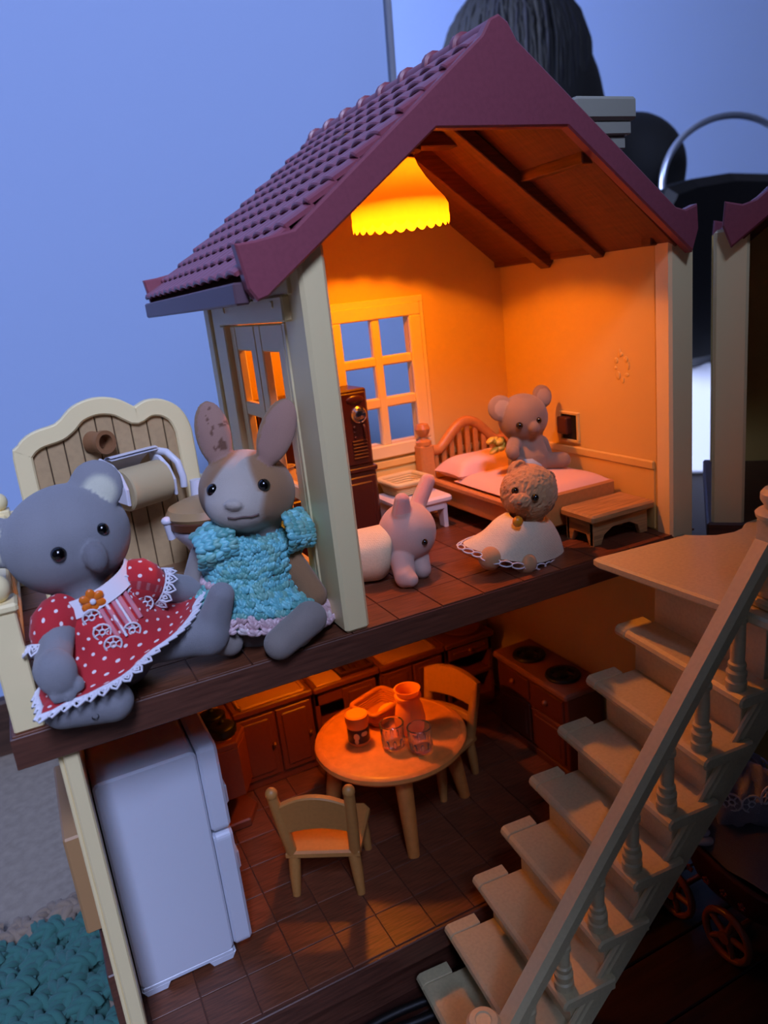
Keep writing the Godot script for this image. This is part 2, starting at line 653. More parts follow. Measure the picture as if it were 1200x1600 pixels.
func shell(o: Node3D, mirrored: bool) -> void:
	var cream := mat("cream", Color(0.94, 0.86, 0.65), 0.42, {bump = tex.fine, height = 0.0012, per_cm = 1.2})
	var inside := mat("cream_wall", Color(0.88, 0.75, 0.43), 0.6, {bump = tex.fine, height = 0.0005, per_cm = 0.9})
	var red := mat("roof_red", Color(0.56, 0.29, 0.34), 0.36, {albedo = tex.soft, bump = tex.fine, height = 0.002, per_cm = 0.5})
	var brown := mat("roof_brown", Color(0.50, 0.25, 0.12), 0.5, {albedo = tex.wood, bump = tex.fine, height = 0.0012, per_cm = 0.3})
	var fix := func(g: Geo) -> Geo:
		if mirrored: g.mirror_x(SPAN)
		return g
	# pillars at the open front
	var g := Geo.new()
	g.span(V(0.3, 0, 10.2), V(1.3, 13.9, 12.3), 0.13)
	part(fix.call(g), "pillar", cream, o)
	g = Geo.new()
	g.span(V(16.7, -1.1, 11.35), V(18.1, 13.1, 12.3), 0.12)
	part(fix.call(g), "pillar", cream, o)
	# back wall with its gable and a window opening
	g = Geo.new()
	var wx0 := 6.7; var wx1 := 10.65; var wy0 := 4.2; var wy1 := 10.8
	g.span(V(0.2, 0, -0.5), V(wx0, 13.2, 0), 0.0)
	g.span(V(wx1, 0, -0.5), V(17.9, 13.2, 0), 0.0)
	g.span(V(wx0, 0, -0.5), V(wx1, wy0, 0), 0.0)
	g.span(V(wx0, wy1, -0.5), V(wx1, 13.2, 0), 0.0)
	g.prism(PackedVector2Array([V2(0.2, 13.2), V2(17.9, 13.2), V2(8.6, 20.0)]), -0.5, 0.0, 0.0)
	part(fix.call(g), "back_wall", inside, o)
	g = Geo.new()
	g.span(V(16.75, 0, -0.5), V(18.0 if not mirrored else 17.6, 13.2, 11.4), 0.03)
	part(fix.call(g), "side_wall", inside, o)
	# roof
	var tilt := func(p0: Vector2, p1: Vector2) -> Basis:
		var d := (p1 - p0).normalized()
		return Basis(V(d.x, d.y, 0), V(-d.y, d.x, 0), V(0, 0, 1))
	var ridge := V2(8.44, 20.25)
	var eave := V2(-1.75, 12.95)
	for side in 2:
		# the right slope is built as a left one and mirrored about the ridge
		var low: Vector2 = eave if side == 0 else V2(2.0 * ridge.x - 17.4, 13.13)
		var len: float = low.distance_to(ridge)
		var B: Basis = tilt.call(low, ridge)
		var mid: Vector2 = (low + ridge) / 2.0
		var done := func(q: Geo) -> Geo:
			if side == 1: q.mirror_x(2.0 * ridge.x)
			return fix.call(q)
		g = Geo.new()
		g.box(V(mid.x, mid.y, 4.2) - B.y * 0.42, V(len, 0.55, 16.4), 0.04, B)
		var panel := part(done.call(g), "roof_slope", brown, o)
		# the tiles: eleven courses of fourteen, every other course shifted by half a tile
		var pitch := len / 11.0
		var wide := 16.5 / 14.0
		var joined := Geo.new()
		var T := Basis(V(0, 0, 1), V(0, 1, 0), V(-1, 0, 0))
		var lie := Basis(V(0, 0, 1), -0.13)
		for r in 11:
			var odd := r % 2
			for k in 14 + odd:
				var half: bool = odd == 1 and (k == 0 or k == 14)
				var w := wide / 2.0 if half else wide
				var z := -4.05 + (k + 0.5) * wide - (wide / 2.0 if odd else 0.0)
				if half: z = -4.05 + (wide / 4.0 if k == 0 else 16.5 - wide / 4.0)
				var prof := PackedVector2Array()
				for q in 7:
					var s := -1.0 + q / 3.0
					prof.append(V2(s * (w / 2.0 - 0.03), 0.13 * (1.0 - s * s)))
				for q in 7:
					var s := 1.0 - q / 3.0
					prof.append(V2(s * (w / 2.0 - 0.03), -0.14 + 0.10 * (1.0 - s * s)))
				# the profile lies across z and is swept down the slope; the lower end stands proud of the course below
				var t := Geo.new()
				t.prism(prof, 0.0, pitch * 1.14, 0.05, T)
				var start := V(low.x, low.y, z) + B.x * (r * pitch + pitch * 1.10) + B.y * 0.06
				var one := Geo.new()
				one.append(t, Transform3D(B * lie, start))
				if side == 1:
					joined.append(one)
				else:
					part(done.call(one), "roof_tile", red, panel)
		if side == 1:
			part(done.call(joined), "roof_tiling", red, panel).set_meta("kind", "stuff")
	# ridge caps
	for k in 8:
		g = Geo.new()
		var z0 := -4.1 + k * 2.06
		g.lathe([V2(0.0, 0), V2(0.46, 0), V2(0.40, 0.5), V2(0.38, 2.2), V2(0.0, 2.2)], 14, V(ridge.x, ridge.y - 0.02, z0), Basis(V(1, 0, 0), V(0, 0, 1), V(0, -1, 0)))
		g.lathe([V2(0.38, 0), V2(0.54, 0.06), V2(0.54, 0.3), V2(0.38, 0.36)], 14, V(ridge.x, ridge.y - 0.02, z0), Basis(V(1, 0, 0), V(0, 0, 1), V(0, -1, 0)))
		part(fix.call(g), "ridge_cap", red, o)
	# gable boards
	var outline := PackedVector2Array([V2(-1.36, 12.2), V2(-1.62, 12.6), V2(-1.84, 13.96), V2(-1.2, 14.02), V2(0.15, 14.26), V2(7.7, 19.95), V2(8.05, 20.45), V2(8.44, 20.62), V2(8.8, 20.4), V2(9.15, 19.85), V2(16.55, 14.1), V2(17.05, 13.98), V2(17.72, 14.18), V2(17.80, 13.2), V2(17.45, 12.3), V2(11.2, 17.12), V2(5.65, 17.12), V2(-1.0, 12.3)])
	g = Geo.new(); g.prism(outline, 12.32, 12.82, 0.07)
	part(fix.call(g), "gable_board", red, o)
	g = Geo.new(); g.prism(outline, -4.35, -3.95, 0.07)
	part(fix.call(g), "gable_board", red, o)
	# eaves gutter boards
	g = Geo.new(); g.span(V(-1.95, 12.15, -4.2), V(-1.45, 12.85, 12.3), 0.06)
	part(fix.call(g), "gutter_board", mat("gutter", Color(0.40, 0.30, 0.34), 0.45), o)
	# rafters, purlin, tie beam and wall plate blocks under the ceiling
	for z in [4.3, 8.1]:
		for side in 2:
			g = Geo.new()
			var a := V(8.5, 18.75, z); var b := V(16.8, 12.75, z)
			if side == 0: b = V(0.4, 12.75, z)
			g.bar(a, b, 0.95 if z < 5 else 0.55, 0.75 if z < 5 else 0.6, 0.04, V(0, 0, 1))
			part(fix.call(g), "rafter", brown, o)
	g = Geo.new(); g.bar(V(12.6, 16.15, 8.2), V(12.6, 16.15, 12.3), 0.75, 0.45, 0.04)
	part(fix.call(g), "purlin", brown, o)
	g = Geo.new(); g.span(V(5.2, 17.75, 5.6), V(11.6, 18.35, 6.5), 0.05)
	part(fix.call(g), "tie_beam", brown, o)
	for z in ([] if mirrored else [[0.0, 3.6], [4.9, 7.7], [11.0, 11.6]]):
		g = Geo.new(); g.span(V(16.35, 12.75, z[0]), V(17.2, 13.5, z[1]), 0.05)
		part(fix.call(g), "wall_plate", brown, o)

func V2(x, y) -> Vector2:
	return Vector2(x, y)

func tiles(o: Node3D, x0: float, x1: float, z0: float, z1: float, y: float, w: float, d: float) -> void:
	var shapes := []
	for k in 3:
		var b := Geo.new()
		b.box(V(0, -0.06, 0), V(w - 0.045, 0.12, d - 0.045), 0.015)
		shapes.append(b.mesh(Vector3.ZERO))
	var cols := int((x1 - x0) / w)
	var lines := int((z1 - z0) / d)
	for i in cols:
		for j in lines:
			piece(shapes[0], "floor_tile", mats["tile%d" % (rng.randi() % 3)], o, V(x0 + (i + 0.5) * w, y - 0.012 * rng.randf(), z0 + (j + 0.5) * d) - O)

func dollhouse() -> void:
	var o := thing("dollhouse", "open fronted dollhouse with red tiled roof, lit orange inside, in the middle", "dollhouse", V(4, GROUND, 4), "")
	var cream: Material
	shell(o, false)
	cream = mats.cream
	var slabm := mat("slab_brown", Color(0.42, 0.25, 0.19), 0.45, {albedo = tex.wood, bump = tex.fine, height = 0.002, per_cm = 0.25})
	for k in 3:
		mat("tile%d" % k, Color(0.46 + 0.025 * k, 0.26 + 0.015 * k, 0.17 + 0.01 * k), 0.42, {albedo = tex.wood, bump = tex.fine, height = 0.003, per_cm = 0.3 + 0.05 * k})
	# upper floor with the balcony on the left
	var g := Geo.new()
	g.prism(PackedVector2Array([V2(-11.26, -12.3), V2(17.5, -12.3), V2(18.3, -11.6), V2(18.3, 4.6), V2(-11.26, 4.6)]), -1.17, -0.07, 0.03, Basis(V(1, 0, 0), V(0, 0, -1), V(0, 1, 0)))
	var up := part(g, "upper_floor", slabm, o)
	tiles(up, -11.2, 18.2, 0.2, 12.28, 0.0, 1.96, 2.013)
	tiles(up, -11.2, -0.2, -4.5, 0.2, 0.0, 1.96, 2.3)
	# lower floor
	g = Geo.new()
	g.span(V(-10.2, -16.0, -4.9), V(18.3, -14.87, 12.35), 0.04)
	g.span(V(-9.8, GROUND, -4.5), V(17.9, -16.0, 11.6), 0.02)
	var down := part(g, "lower_floor", slabm, o)
	tiles(down, -9.3, 16.7, -4.3, 12.2, -14.8, 2.0, 2.06)
	# lower walls
	g = Geo.new()
	g.span(V(-9.95, -14.87, -4.8), V(-9.45, -1.17, 12.05), 0.06)
	g.span(V(-10.1, -14.87, 11.2), V(-9.95, -1.17, 11.9), 0.04)
	part(g, "side_wall", cream, o)
	g = Geo.new()
	g.span(V(16.75, -14.87, -4.8), V(18.0, -1.17, 12.2), 0.06)
	part(g, "side_wall", mats.cream_wall, o)
	g = Geo.new()
	g.span(V(-9.5, -14.87, -4.8), V(16.8, -1.17, -4.3), 0.0)
	part(g, "back_wall", mats.cream_wall, o)
	g = Geo.new()
	g.span(V(-10.75, -10.2, 4.0), V(-9.95, -5.9, 9.6), 0.08)
	part(g, "window_box", mat("tan", Color(0.66, 0.50, 0.33), 0.5), o, "tan box on the outer wall")
	g = Geo.new()
	g.span(V(-10.35, -14.87, -4.8), V(-9.95, -10.6, 11.6), 0.05)
	part(g, "foundation_board", slabm, o)
	# left wall of the upper room: a doorway between the front pillar and a pilaster at the back
	g = Geo.new()
	g.span(V(0.15, 0, -0.5), V(0.7, 13.2, 1.5), 0.03)
	g.span(V(0.05, 0, 1.0), V(0.8, 12.6, 2.2), 0.06)
	g.span(V(0.0, 0, -0.3), V(0.3, 12.5, 0.6), 0.06)
	g.span(V(0.15, 12.35, 0), V(0.7, 13.6, 11.4), 0.03)
	part(g, "side_wall", cream, o)
	g = Geo.new()
	g.span(V(0.0, 11.45, 2.2), V(0.8, 12.35, 11.0), 0.06)
	g.span(V(0.0, 0.0, 2.2), V(0.85, 11.45, 2.9), 0.06)
	g.span(V(0.25, 0.0, 9.95), V(0.85, 11.45, 10.3), 0.06)
	for z in [3.4, 10.0]: g.span(V(-0.05, 11.95, z - 0.12), V(0.1, 12.2, z + 0.12), 0.03)
	part(g, "door_frame", cream, o)
	for k in 2:
		# each leaf: a solid head, stiles and rails around three panes
		var z0 := 2.95 + k * 3.55
		var z1 := z0 + 3.5
		g = Geo.new()
		g.span(V(0.25, 0.1, z0), V(0.62, 11.4, z0 + 0.75), 0.06)
		g.span(V(0.25, 0.1, z1 - 0.75), V(0.62, 11.4, z1), 0.06)
		for y in [[10.35, 11.4], [7.55, 8.15], [4.6, 5.2], [0.1, 2.0]]:
			g.span(V(0.27, y[0], z0 + 0.7), V(0.60, y[1], z1 - 0.7), 0.06)
		part(g, "door_leaf", cream, o)
	# window frame in the back wall
	g = Geo.new()
	var out := [[6.0, 4.2, 6.7, 10.8], [10.65, 4.2, 11.35, 10.8], [6.0, 10.8, 11.35, 11.5], [6.0, 3.5, 11.35, 4.2]]
	for q in out: g.span(V(q[0], q[1], -0.1), V(q[2], q[3], 0.22), 0.06)
	g.span(V(8.45, 4.15, -0.35), V(8.95, 10.85, 0.1), 0.08)
	for q in [[6.65, 8.4, 10.7, 8.9], [6.65, 6.2, 10.7, 6.75]]: g.span(V(q[0], q[1], -0.33), V(q[2], q[3], 0.08), 0.08)
	for q in [[5.75, 3.2, 6.03, 11.5], [11.32, 3.2, 11.6, 11.5], [5.75, 11.47, 11.6, 11.8]]: g.span(V(q[0], q[1], -0.05), V(q[2], q[3], 0.14), 0.04)
	part(g, "window_frame", cream, o)
	g = Geo.new()
	g.span(V(6.0, 3.2, -1.3), V(11.3, 4.15, -0.5), 0.06)
	part(g, "window_sill", cream, o)
	# wainscot rails
	g = Geo.new()
	g.span(V(0.8, 2.95, 0), V(16.7, 3.35, 0.14), 0.05)
	for y in [0.5, 1.1, 1.7, 2.3]: g.span(V(0.8, y, 0), V(16.7, y + 0.5, 0.05), 0.03)
	part(g, "wainscot", mats.cream_wall, o)
	g = Geo.new()
	g.span(V(16.6, 2.95, 0), V(16.76, 3.35, 11.3), 0.05)
	g.span(V(16.68, 0.1, 0), V(16.76, 2.95, 11.3), 0.02)
	part(g, "wainscot", mats.cream_wall, o)
	# socket on the side wall
	g = Geo.new()
	for q in [[3.55, 3.7, 4.7, 6.2], [5.0, 5.15, 4.7, 6.2]]: g.span(V(16.6, q[0], q[2]), V(16.76, q[1], q[3]), 0.03)
	for z in [[4.7, 4.85], [6.05, 6.2]]: g.span(V(16.6, 3.6, z[0]), V(16.76, 5.1, z[1]), 0.03)
	var so := part(g, "wall_socket", mats.cream_wall, o)
	g = Geo.new(); g.span(V(16.70, 3.7, 4.85), V(16.78, 5.0, 6.05), 0.01)
	part(g, "recess", mat("dark_hole", Color(0.10, 0.05, 0.03), 0.8), so)
	g = Geo.new(); g.span(V(16.35, 4.0, 4.8), V(16.75, 4.9, 5.6), 0.06)
	part(g, "hook", mat("dark_brown", Color(0.30, 0.13, 0.08), 0.4), so)
	# peeled mark high on the side wall
	g = Geo.new()
	for k in 9:
		var a := k * 0.75
		g.ell(V(16.74, 7.6 + 0.55 * cos(a) * (1 + 0.2 * sin(k * 5.0)), 9.3 + 0.42 * sin(a)), V(0.03, 0.10 + 0.05 * (k % 3), 0.10 + 0.04 * (k % 2)), Basis(), 8, 5)
	part(g, "glue_blob", mats.cream_wall, o, "dried glue marks on the wall")
	# chimney
	g = Geo.new()
	g.span(V(12.3, 17.5, 10.2), V(15.35, 18.35, 12.0), 0.12)
	g.span(V(12.5, 17.0, 10.35), V(15.15, 17.5, 11.85), 0.05)
	g.span(V(12.7, 16.5, 10.5), V(14.98, 17.0, 11.7), 0.05)
	g.span(V(13.0, 16.3, 10.7), V(14.7, 16.55, 11.5), 0.05)
	part(g, "chimney", mat("chimney_grey", Color(0.62, 0.62, 0.56), 0.5), o)
	# balcony post and rails
	g = Geo.new()
	g.span(V(-11.1, 0, 11.2), V(-10.2, 3.95, 12.15), 0.05)
	g.span(V(-11.2, 3.95, 11.1), V(-10.1, 4.25, 12.25), 0.08)
	g.ell(V(-10.6, 4.65, 11.7), V(0.42, 0.45, 0.42))
	part(g, "balcony_post", cream, o)
	g = Geo.new()
	g.span(V(-11.1, 3.3, -4.2), V(-10.4, 3.75, 11.2), 0.08)
	g.span(V(-11.0, 0.4, -4.2), V(-10.5, 0.8, 11.2), 0.08)
	for k in 9: g.span(V(-10.95, 0.8, -3.4 + k * 1.6), V(-10.55, 3.3, -2.9 + k * 1.6), 0.08)
	part(g, "balcony_rail", cream, o)
	g = Geo.new()
	g.span(V(-11.0, 3.3, -4.4), V(-0.1, 3.75, -3.8), 0.08)
	g.span(V(-11.0, 0.4, -4.3), V(-0.1, 0.8, -3.9), 0.08)
	for k in 7: g.span(V(-10.4 + k * 1.6, 0.8, -4.25), V(-9.9 + k * 1.6, 3.3, -3.95), 0.08)
	part(g, "balcony_rail", cream, o)
	g = Geo.new()
	g.span(V(-11.15, 0, -4.5), V(-10.2, 3.95, -3.6), 0.05)
	g.ell(V(-10.6, 4.35, -4.0), V(0.42, 0.45, 0.42))
	part(g, "balcony_post", cream, o)

func second_house() -> void:
	var o := thing("dollhouse", "cream pillared second dollhouse with red tiled roof cut off at the right edge", "dollhouse", V(4, GROUND, 4), "")
	shell(o, true)
	var g := Geo.new()
	g.span(V(-0.4, -1.2, -0.6), V(18.3, 0.0, 12.4), 0.1)
	part(g, "upper_floor", mats.slab_brown, o)
	g = Geo.new()
	g.span(V(16.75, 0, -0.5), V(17.7, 13.2, 11.3), 0.03)
	part(g, "side_wall", mats.cream_wall, o)
	g = Geo.new()
	g.span(V(0.0, -14.8, -0.5), V(18.0, -1.2, 0.0), 0.03)
	g.span(V(0.0, -14.8, -0.5), V(0.8, -1.2, 12.0), 0.03)
	g.span(V(-0.2, GROUND, -0.6), V(18.3, -14.8, 12.4), 0.05)
	part(g, "lower_wall", mats.cream_wall, o)
	# hinged open like a wing: its left pillar stands beside the other house's right pillar
	var turn := deg_to_rad(-47.5)
	var B := Basis(Vector3.UP, turn)
	o.basis = B
	var pivot := V(-0.1, 0, 12.3) - V(4, GROUND, 4)
	o.position = (V(19.4, 0, 12.3) - B * pivot) * CM

func lamp(called: String, label: String, at: Vector3, energy: float) -> void:
	# at: the middle of the shade's lower rim
	var o := thing(called, label, "lamp", at + V(0, 0, 0))
	var shade := mat("shade", Color(0.95, 0.80, 0.48), 0.5, {back = Color(0.9, 0.72, 0.36)})
	var g := Geo.new()
	# a bell in eight panels whose lower edge hangs in scallops
	var prof := [V2(2.06, 0.0), V2(2.08, 0.14), V2(2.06, 0.3), V2(2.09, 0.62), V2(1.95, 0.9), V2(1.6, 1.3), V2(1.25, 1.75), V2(0.95, 2.25), V2(0.82, 2.6), V2(0.86, 2.75)]
	var bell := []
	for i in prof.size():
		var row := PackedVector3Array()
		for j in 208:
			var a := TAU * j / 208
			var hang := 0.17 * absf(sin(a * 13.0)) if i == 0 else 0.0
			var r: float = prof[i].x * (1.0 + 0.012 * absf(cos(a * 4.0)) + (0.012 * absf(sin(a * 13.0)) if i < 3 else 0.0))
			row.append(at + V(cos(a) * r, prof[i].y + 0.05 - hang, sin(a) * r))
		bell.append(row)
	g.grid(bell, true)
	part(g, "shade", shade, o)
	g = Geo.new()
	g.lathe([V2(0.0, 2.55), V2(0.85, 2.55), V2(0.85, 2.85), V2(1.15, 2.85), V2(1.15, 3.15), V2(0, 3.15)], 20, at)
	part(g, "ceiling_rose", mats.dark_brown, o)
	g = Geo.new()
	g.ell(at + V(0, 1.35, 0), V(0.26, 0.32, 0.26))
	g.rod([at + V(0, 1.6, 0), at + V(0, 2.6, 0)], 0.2, 10)
	var bm := mat("bulb", Color(1, 0.75, 0.4), 0.4)
	bm.emission_enabled = true
	bm.emission = Color(1.0, 0.60, 0.10)
	bm.emission_energy_multiplier = 42.0
	part(g, "bulb", bm, o)
	light_area("lamp_light", at + V(0, 0.95, 0), Vector2(0.55, 0.55), V(0, -1, 0), Color(1.0, 0.537, 0.06), energy, o)

# ---- the stairs

func stairs() -> void:
	var o := thing("staircase", "cream toy staircase with turned balusters in front of the dollhouse on the right", "staircase", V(12.08, GROUND, 12.92), "")
	# it stands a little askew to the house: x along the run, z across the treads
	O = Vector3.ZERO
	o.basis = Basis(Vector3.UP, -0.07) * Basis(V(1, 0, 0), 0.04)
	var m := mat("stair_cream", Color(0.80, 0.75, 0.585), 0.42, {albedo = tex.soft, bump = tex.fine, height = 0.0008, per_cm = 0.6})
	var run := 1.524
	var rise := 2.01
	var up := 15.565
	var n := 8
	for k in n:
		var x0 := -k * run
		var y := up - k * rise
		# tread with a rounded nose; its far end stands out past the riser
		var g := Geo.new()
		var nose := [V2(x0, y - 0.25), V2(x0 + 0.05, y - 0.1), V2(x0 + 0.18, y)]
		var nose2 := [V2(x0 + 0.18, y - 0.5), V2(x0 + 0.05, y - 0.42)]
		g.prism(PackedVector2Array(nose + [V2(x0 + 2.3, y), V2(x0 + 2.3, y - 0.5)] + nose2), 0.6, 6.81, 0.07)
		part(g, "tread", m, o)
		g = Geo.new()
		g.prism(PackedVector2Array(nose + [V2(x0 + 1.5, y), V2(x0 + 1.5, y - 0.5)] + nose2), 0.0, 0.6, 0.03)
		part(g, "tread_end", m, o)
		g = Geo.new()
		g.span(V(x0 + 0.62, maxf(y - rise - 0.05, 0.0), 0.6), V(x0 + 0.95, y - 0.35, 6.3), 0.03)
		part(g, "riser", m, o)
	var g := Geo.new()
	g.span(V(1.62, up - 0.1, 0.6), V(1.95, up + 2.1, 6.3), 0.03)
	part(g, "riser", m, o)
	# landing, hooked into the floor of the house, with a hollow in its far edge between the two houses
	var top := up + 3.02
	var shape := PackedVector2Array([V2(-0.55, 0.66), V2(-0.58, 0.3), V2(0.0, -3.0), V2(0.52, -6.0), V2(0.6, -7.2), V2(0.72, -7.35), V2(8.5, -7.35), V2(8.5, 0.35), V2(7.4, 0.2), V2(6.8, -0.2), V2(6.1, -0.35), V2(5.3, -0.2), V2(4.7, 0.2), V2(4.3, 0.58)])
	g = Geo.new()
	g.prism(shape, top - 0.4, top, 0.09, Basis(V(1, 0, 0), V(0, 0, -1), V(0, 1, 0)))
	part(g, "landing", m, o)
	g = Geo.new()
	g.span(V(0.75, top - 0.85, 0.0), V(1.7, top - 0.4, 0.75), 0.05)
	part(g, "bracket", m, o)
	# stringers, saw toothed above and straight below, with two mouldings along the outer one
	for z in [[0.6, 1.0], [6.0, 6.4]]:
		var poly := PackedVector2Array([V2(8.2, up + 1.95), V2(1.95, up + 1.95), V2(1.95, up)])
		for k in n:
			poly.append(V2(-k * run + 0.9, up - k * rise - 0.45))
			poly.append(V2(-k * run + 0.9, maxf(up - (k + 1) * rise - 0.1, 0.0)))
		poly.append(V2(-8.75, 0.0))
		poly.append(V2(8.2, 16.95 * 1.335))
		if Geometry2D.triangulate_polygon(poly).is_empty():
			poly.remove_at(poly.size() - 1)
			poly.append(V2(3.55, up))
		g = Geo.new()
		g.prism(poly, z[0], z[1], 0.0)
		part(g, "stringer", m, o)
	for off in [0.35, 1.15]:
		g = Geo.new()
		g.bar(V(-8.75 - off * 0.55, 0.3 + off * 0.35, 6.42), V(2.4 - off * 0.55, 0.3 + off * 0.35 + 11.15 * 1.335, 6.42), 0.75 if off < 1 else 0.28, 0.24, 0.08, V(0, 0, 1))
		part(g, "moulding", m, o)
	# handrail, chamfered to a flat top
	var a := V(-9.75, up - 11.0, 6.15)
	var b := V(2.1, up + 6.05, 6.15)
	var d := (b - a).normalized()
	var nn := V(-d.y, d.x, 0)
	g = Geo.new()
	g.prism(PackedVector2Array([V2(-0.36, -0.3), V2(0.36, -0.3), V2(0.42, 0.12), V2(0.28, 0.36), V2(-0.28, 0.36), V2(-0.42, 0.12)]), 0.0, a.distance_to(b), 0.05, Basis(V(0, 0, 1), nn, V(0, 0, 1).cross(nn)), a if V(0, 0, 1).cross(nn).dot(d) > 0 else b)
	part(g, "handrail", m, o)
	# balusters, one near the outer end of each tread
	for k in n - 1:
		var p := V(0.45 - k * run, up - k * rise, 6.15)
		var h := a.y + (p.x - a.x) * d.y / d.x - p.y - 0.35
		g = Geo.new()
		g.lathe([V2(0, 0), V2(0.36, 0), V2(0.37, 0.3), V2(0.30, 0.36), V2(0.35, 0.5), V2(0.36, 0.68), V2(0.27, 0.78), V2(0.31, 0.86), V2(0.31, 1.0), V2(0.24, 1.06), V2(0.25, 1.6), V2(0.22, h - 0.75), V2(0.29, h - 0.65), V2(0.29, h - 0.5), V2(0.23, h - 0.42), V2(0.31, h - 0.2), V2(0.31, h + 0.15), V2(0.0, h + 0.15)], 16, p)
		part(g, "baluster", m, o)
	# newel posts at both ends
	for q in [[V(1.75, top, 6.35), 3.2], [V(-10.6, 0, 6.3), 4.9]]:
		g = Geo.new()
		var p: Vector3 = q[0]
		var h: float = q[1]
		g.span(p + V(-0.72, 0, -0.72), p + V(0.72, 0.35, 0.72), 0.1)
		g.span(p + V(-0.5, 0.35, -0.5), p + V(0.5, h, 0.5), 0.06)
		g.lathe([V2(0.5, h), V2(0.72, h + 0.06), V2(0.76, h + 0.2), V2(0.66, h + 0.3), V2(0.46, h + 0.36), V2(0.50, h + 0.5), V2(0.62, h + 0.68), V2(0.62, h + 0.9), V2(0.5, h + 1.06), V2(0.3, h + 1.1), V2(0.26, h + 1.04), V2(0.0, h + 1.04)], 20, p)
		part(g, "newel_post", m, o)

# ---- upper room

func bed() -> void:
	var tan := mat("bed_tan", Color(0.78, 0.52, 0.28), 0.42, {albedo = tex.soft, bump = tex.fine, height = 0.0012, per_cm = 0.5})
	var o := thing("bed", "tan toy bed with a spindled arched headboard by the back wall", "bed", V(13.5, 0, 4.6))
	var g := Geo.new()
	g.span(V(10.75, 0.75, 0.7), V(16.3, 1.9, 9.0), 0.1)
	g.span(V(10.6, 1.75, 0.7), V(10.95, 2.05, 9.0), 0.06)
	g.span(V(10.75, 0.55, 8.75), V(16.4, 2.2, 9.05), 0.1)
	part(g, "bed_frame", tan, o)
	for q in [V(11.0, 0, 8.6), V(16.1, 0, 8.6), V(16.1, 0, 0.9)]:
		g = Geo.new(); g.span(q + V(-0.25, 0, -0.25), q + V(0.25, 0.8, 0.25), 0.05)
		part(g, "leg", tan, o)
	for x in [10.6, 16.2]:
		g = Geo.new()
		g.span(V(x - 0.42, 0, 0.2), V(x + 0.42, 3.9, 1.0), 0.08)
		g.lathe([V2(0, 3.9), V2(0.42, 3.9), V2(0.42, 4.1), V2(0.25, 4.2), V2(0.2, 4.35), V2(0.36, 4.55), V2(0.42, 4.8), V2(0.32, 5.05), V2(0, 5.12)], 16, V(x, 0, 0.6))
		part(g, "bed_post", tan, o)
	g = Geo.new()
	var curve := func(s: float) -> float: return 3.35 + 1.35 * pow(maxf(0.0, sin(clampf((s - 0.12) / 0.76, 0, 1) * PI)), 1.3) + 0.15 * (1.0 - s)
	var rail := []
	for k in 25:
		var s := k / 24.0
		rail.append(V(lerpf(10.9, 15.9, s), curve.call(s), 0.6))
	g.rod(rail, 0.26, 10, false, true, 1.15)
	g.span(V(10.9, 1.9, 0.45), V(15.9, 2.3, 0.8), 0.05)
	part(g, "headboard_rail", tan, o)
	for k in 9:
		var s := (k + 0.7) / 9.4
		g = Geo.new()
		g.span(V(lerpf(10.9, 15.9, s) - 0.15, 2.2, 0.5), V(lerpf(10.9, 15.9, s) + 0.15, curve.call(s) - 0.05, 0.7), 0.05)
		part(g, "spindle", tan, o)
	# bedding
	var cloth := mat("bedding", Color(0.90, 0.72, 0.66), 0.85, {bump = tex.weave, height = 0.006, per_cm = 1.2, rim = 0.3})
	var puff := func(lo: Vector3, hi: Vector3, pinch: float, lump: float) -> Geo:
		var q := Geo.new()
		for side in 2:
			var rows := []
			for i in 21:
				var row := PackedVector3Array()
				for j in 21:
					var u := i / 20.0; var w := j / 20.0
					var ex := absf(u * 2 - 1); var ez := absf(w * 2 - 1)
					var e := pow((1 - pow(ex, 4.0)) * (1 - pow(ez, 4.0)), 0.5)
					var p := V(lerpf(lo.x, hi.x, u), 0, lerpf(lo.z, hi.z, w))
					p.x += (0.5 - u) * pinch * (1 - ez * ez) ; p.z += (0.5 - w) * pinch * (1 - ex * ex)
					var my := lerpf(lo.y, hi.y, 0.4)
					p.y = my + (hi.y - my + lump * sin(u * 9.0 + w * 4.0) * sin(w * 7.0 - u * 2.0)) * e if side == 0 else my - (my - lo.y) * e
					row.append(p)
				rows.append(row)
			q.grid(rows, false, side == 0)
		return q
	single(puff.call(V(10.95, 1.85, 2.9), V(16.3, 2.6, 9.0), 0.0, 0.07), "quilt", cloth, "pale pink quilt spread over the toy bed", "quilt", V(13.6, 1.9, 6.0))
	single(puff.call(V(10.9, 1.95, 0.95), V(16.2, 3.25, 3.6), 0.35, 0.05), "pillow", cloth, "plump pale pink pillow against the bed's headboard", "pillow", V(13.5, 1.95, 2.2))

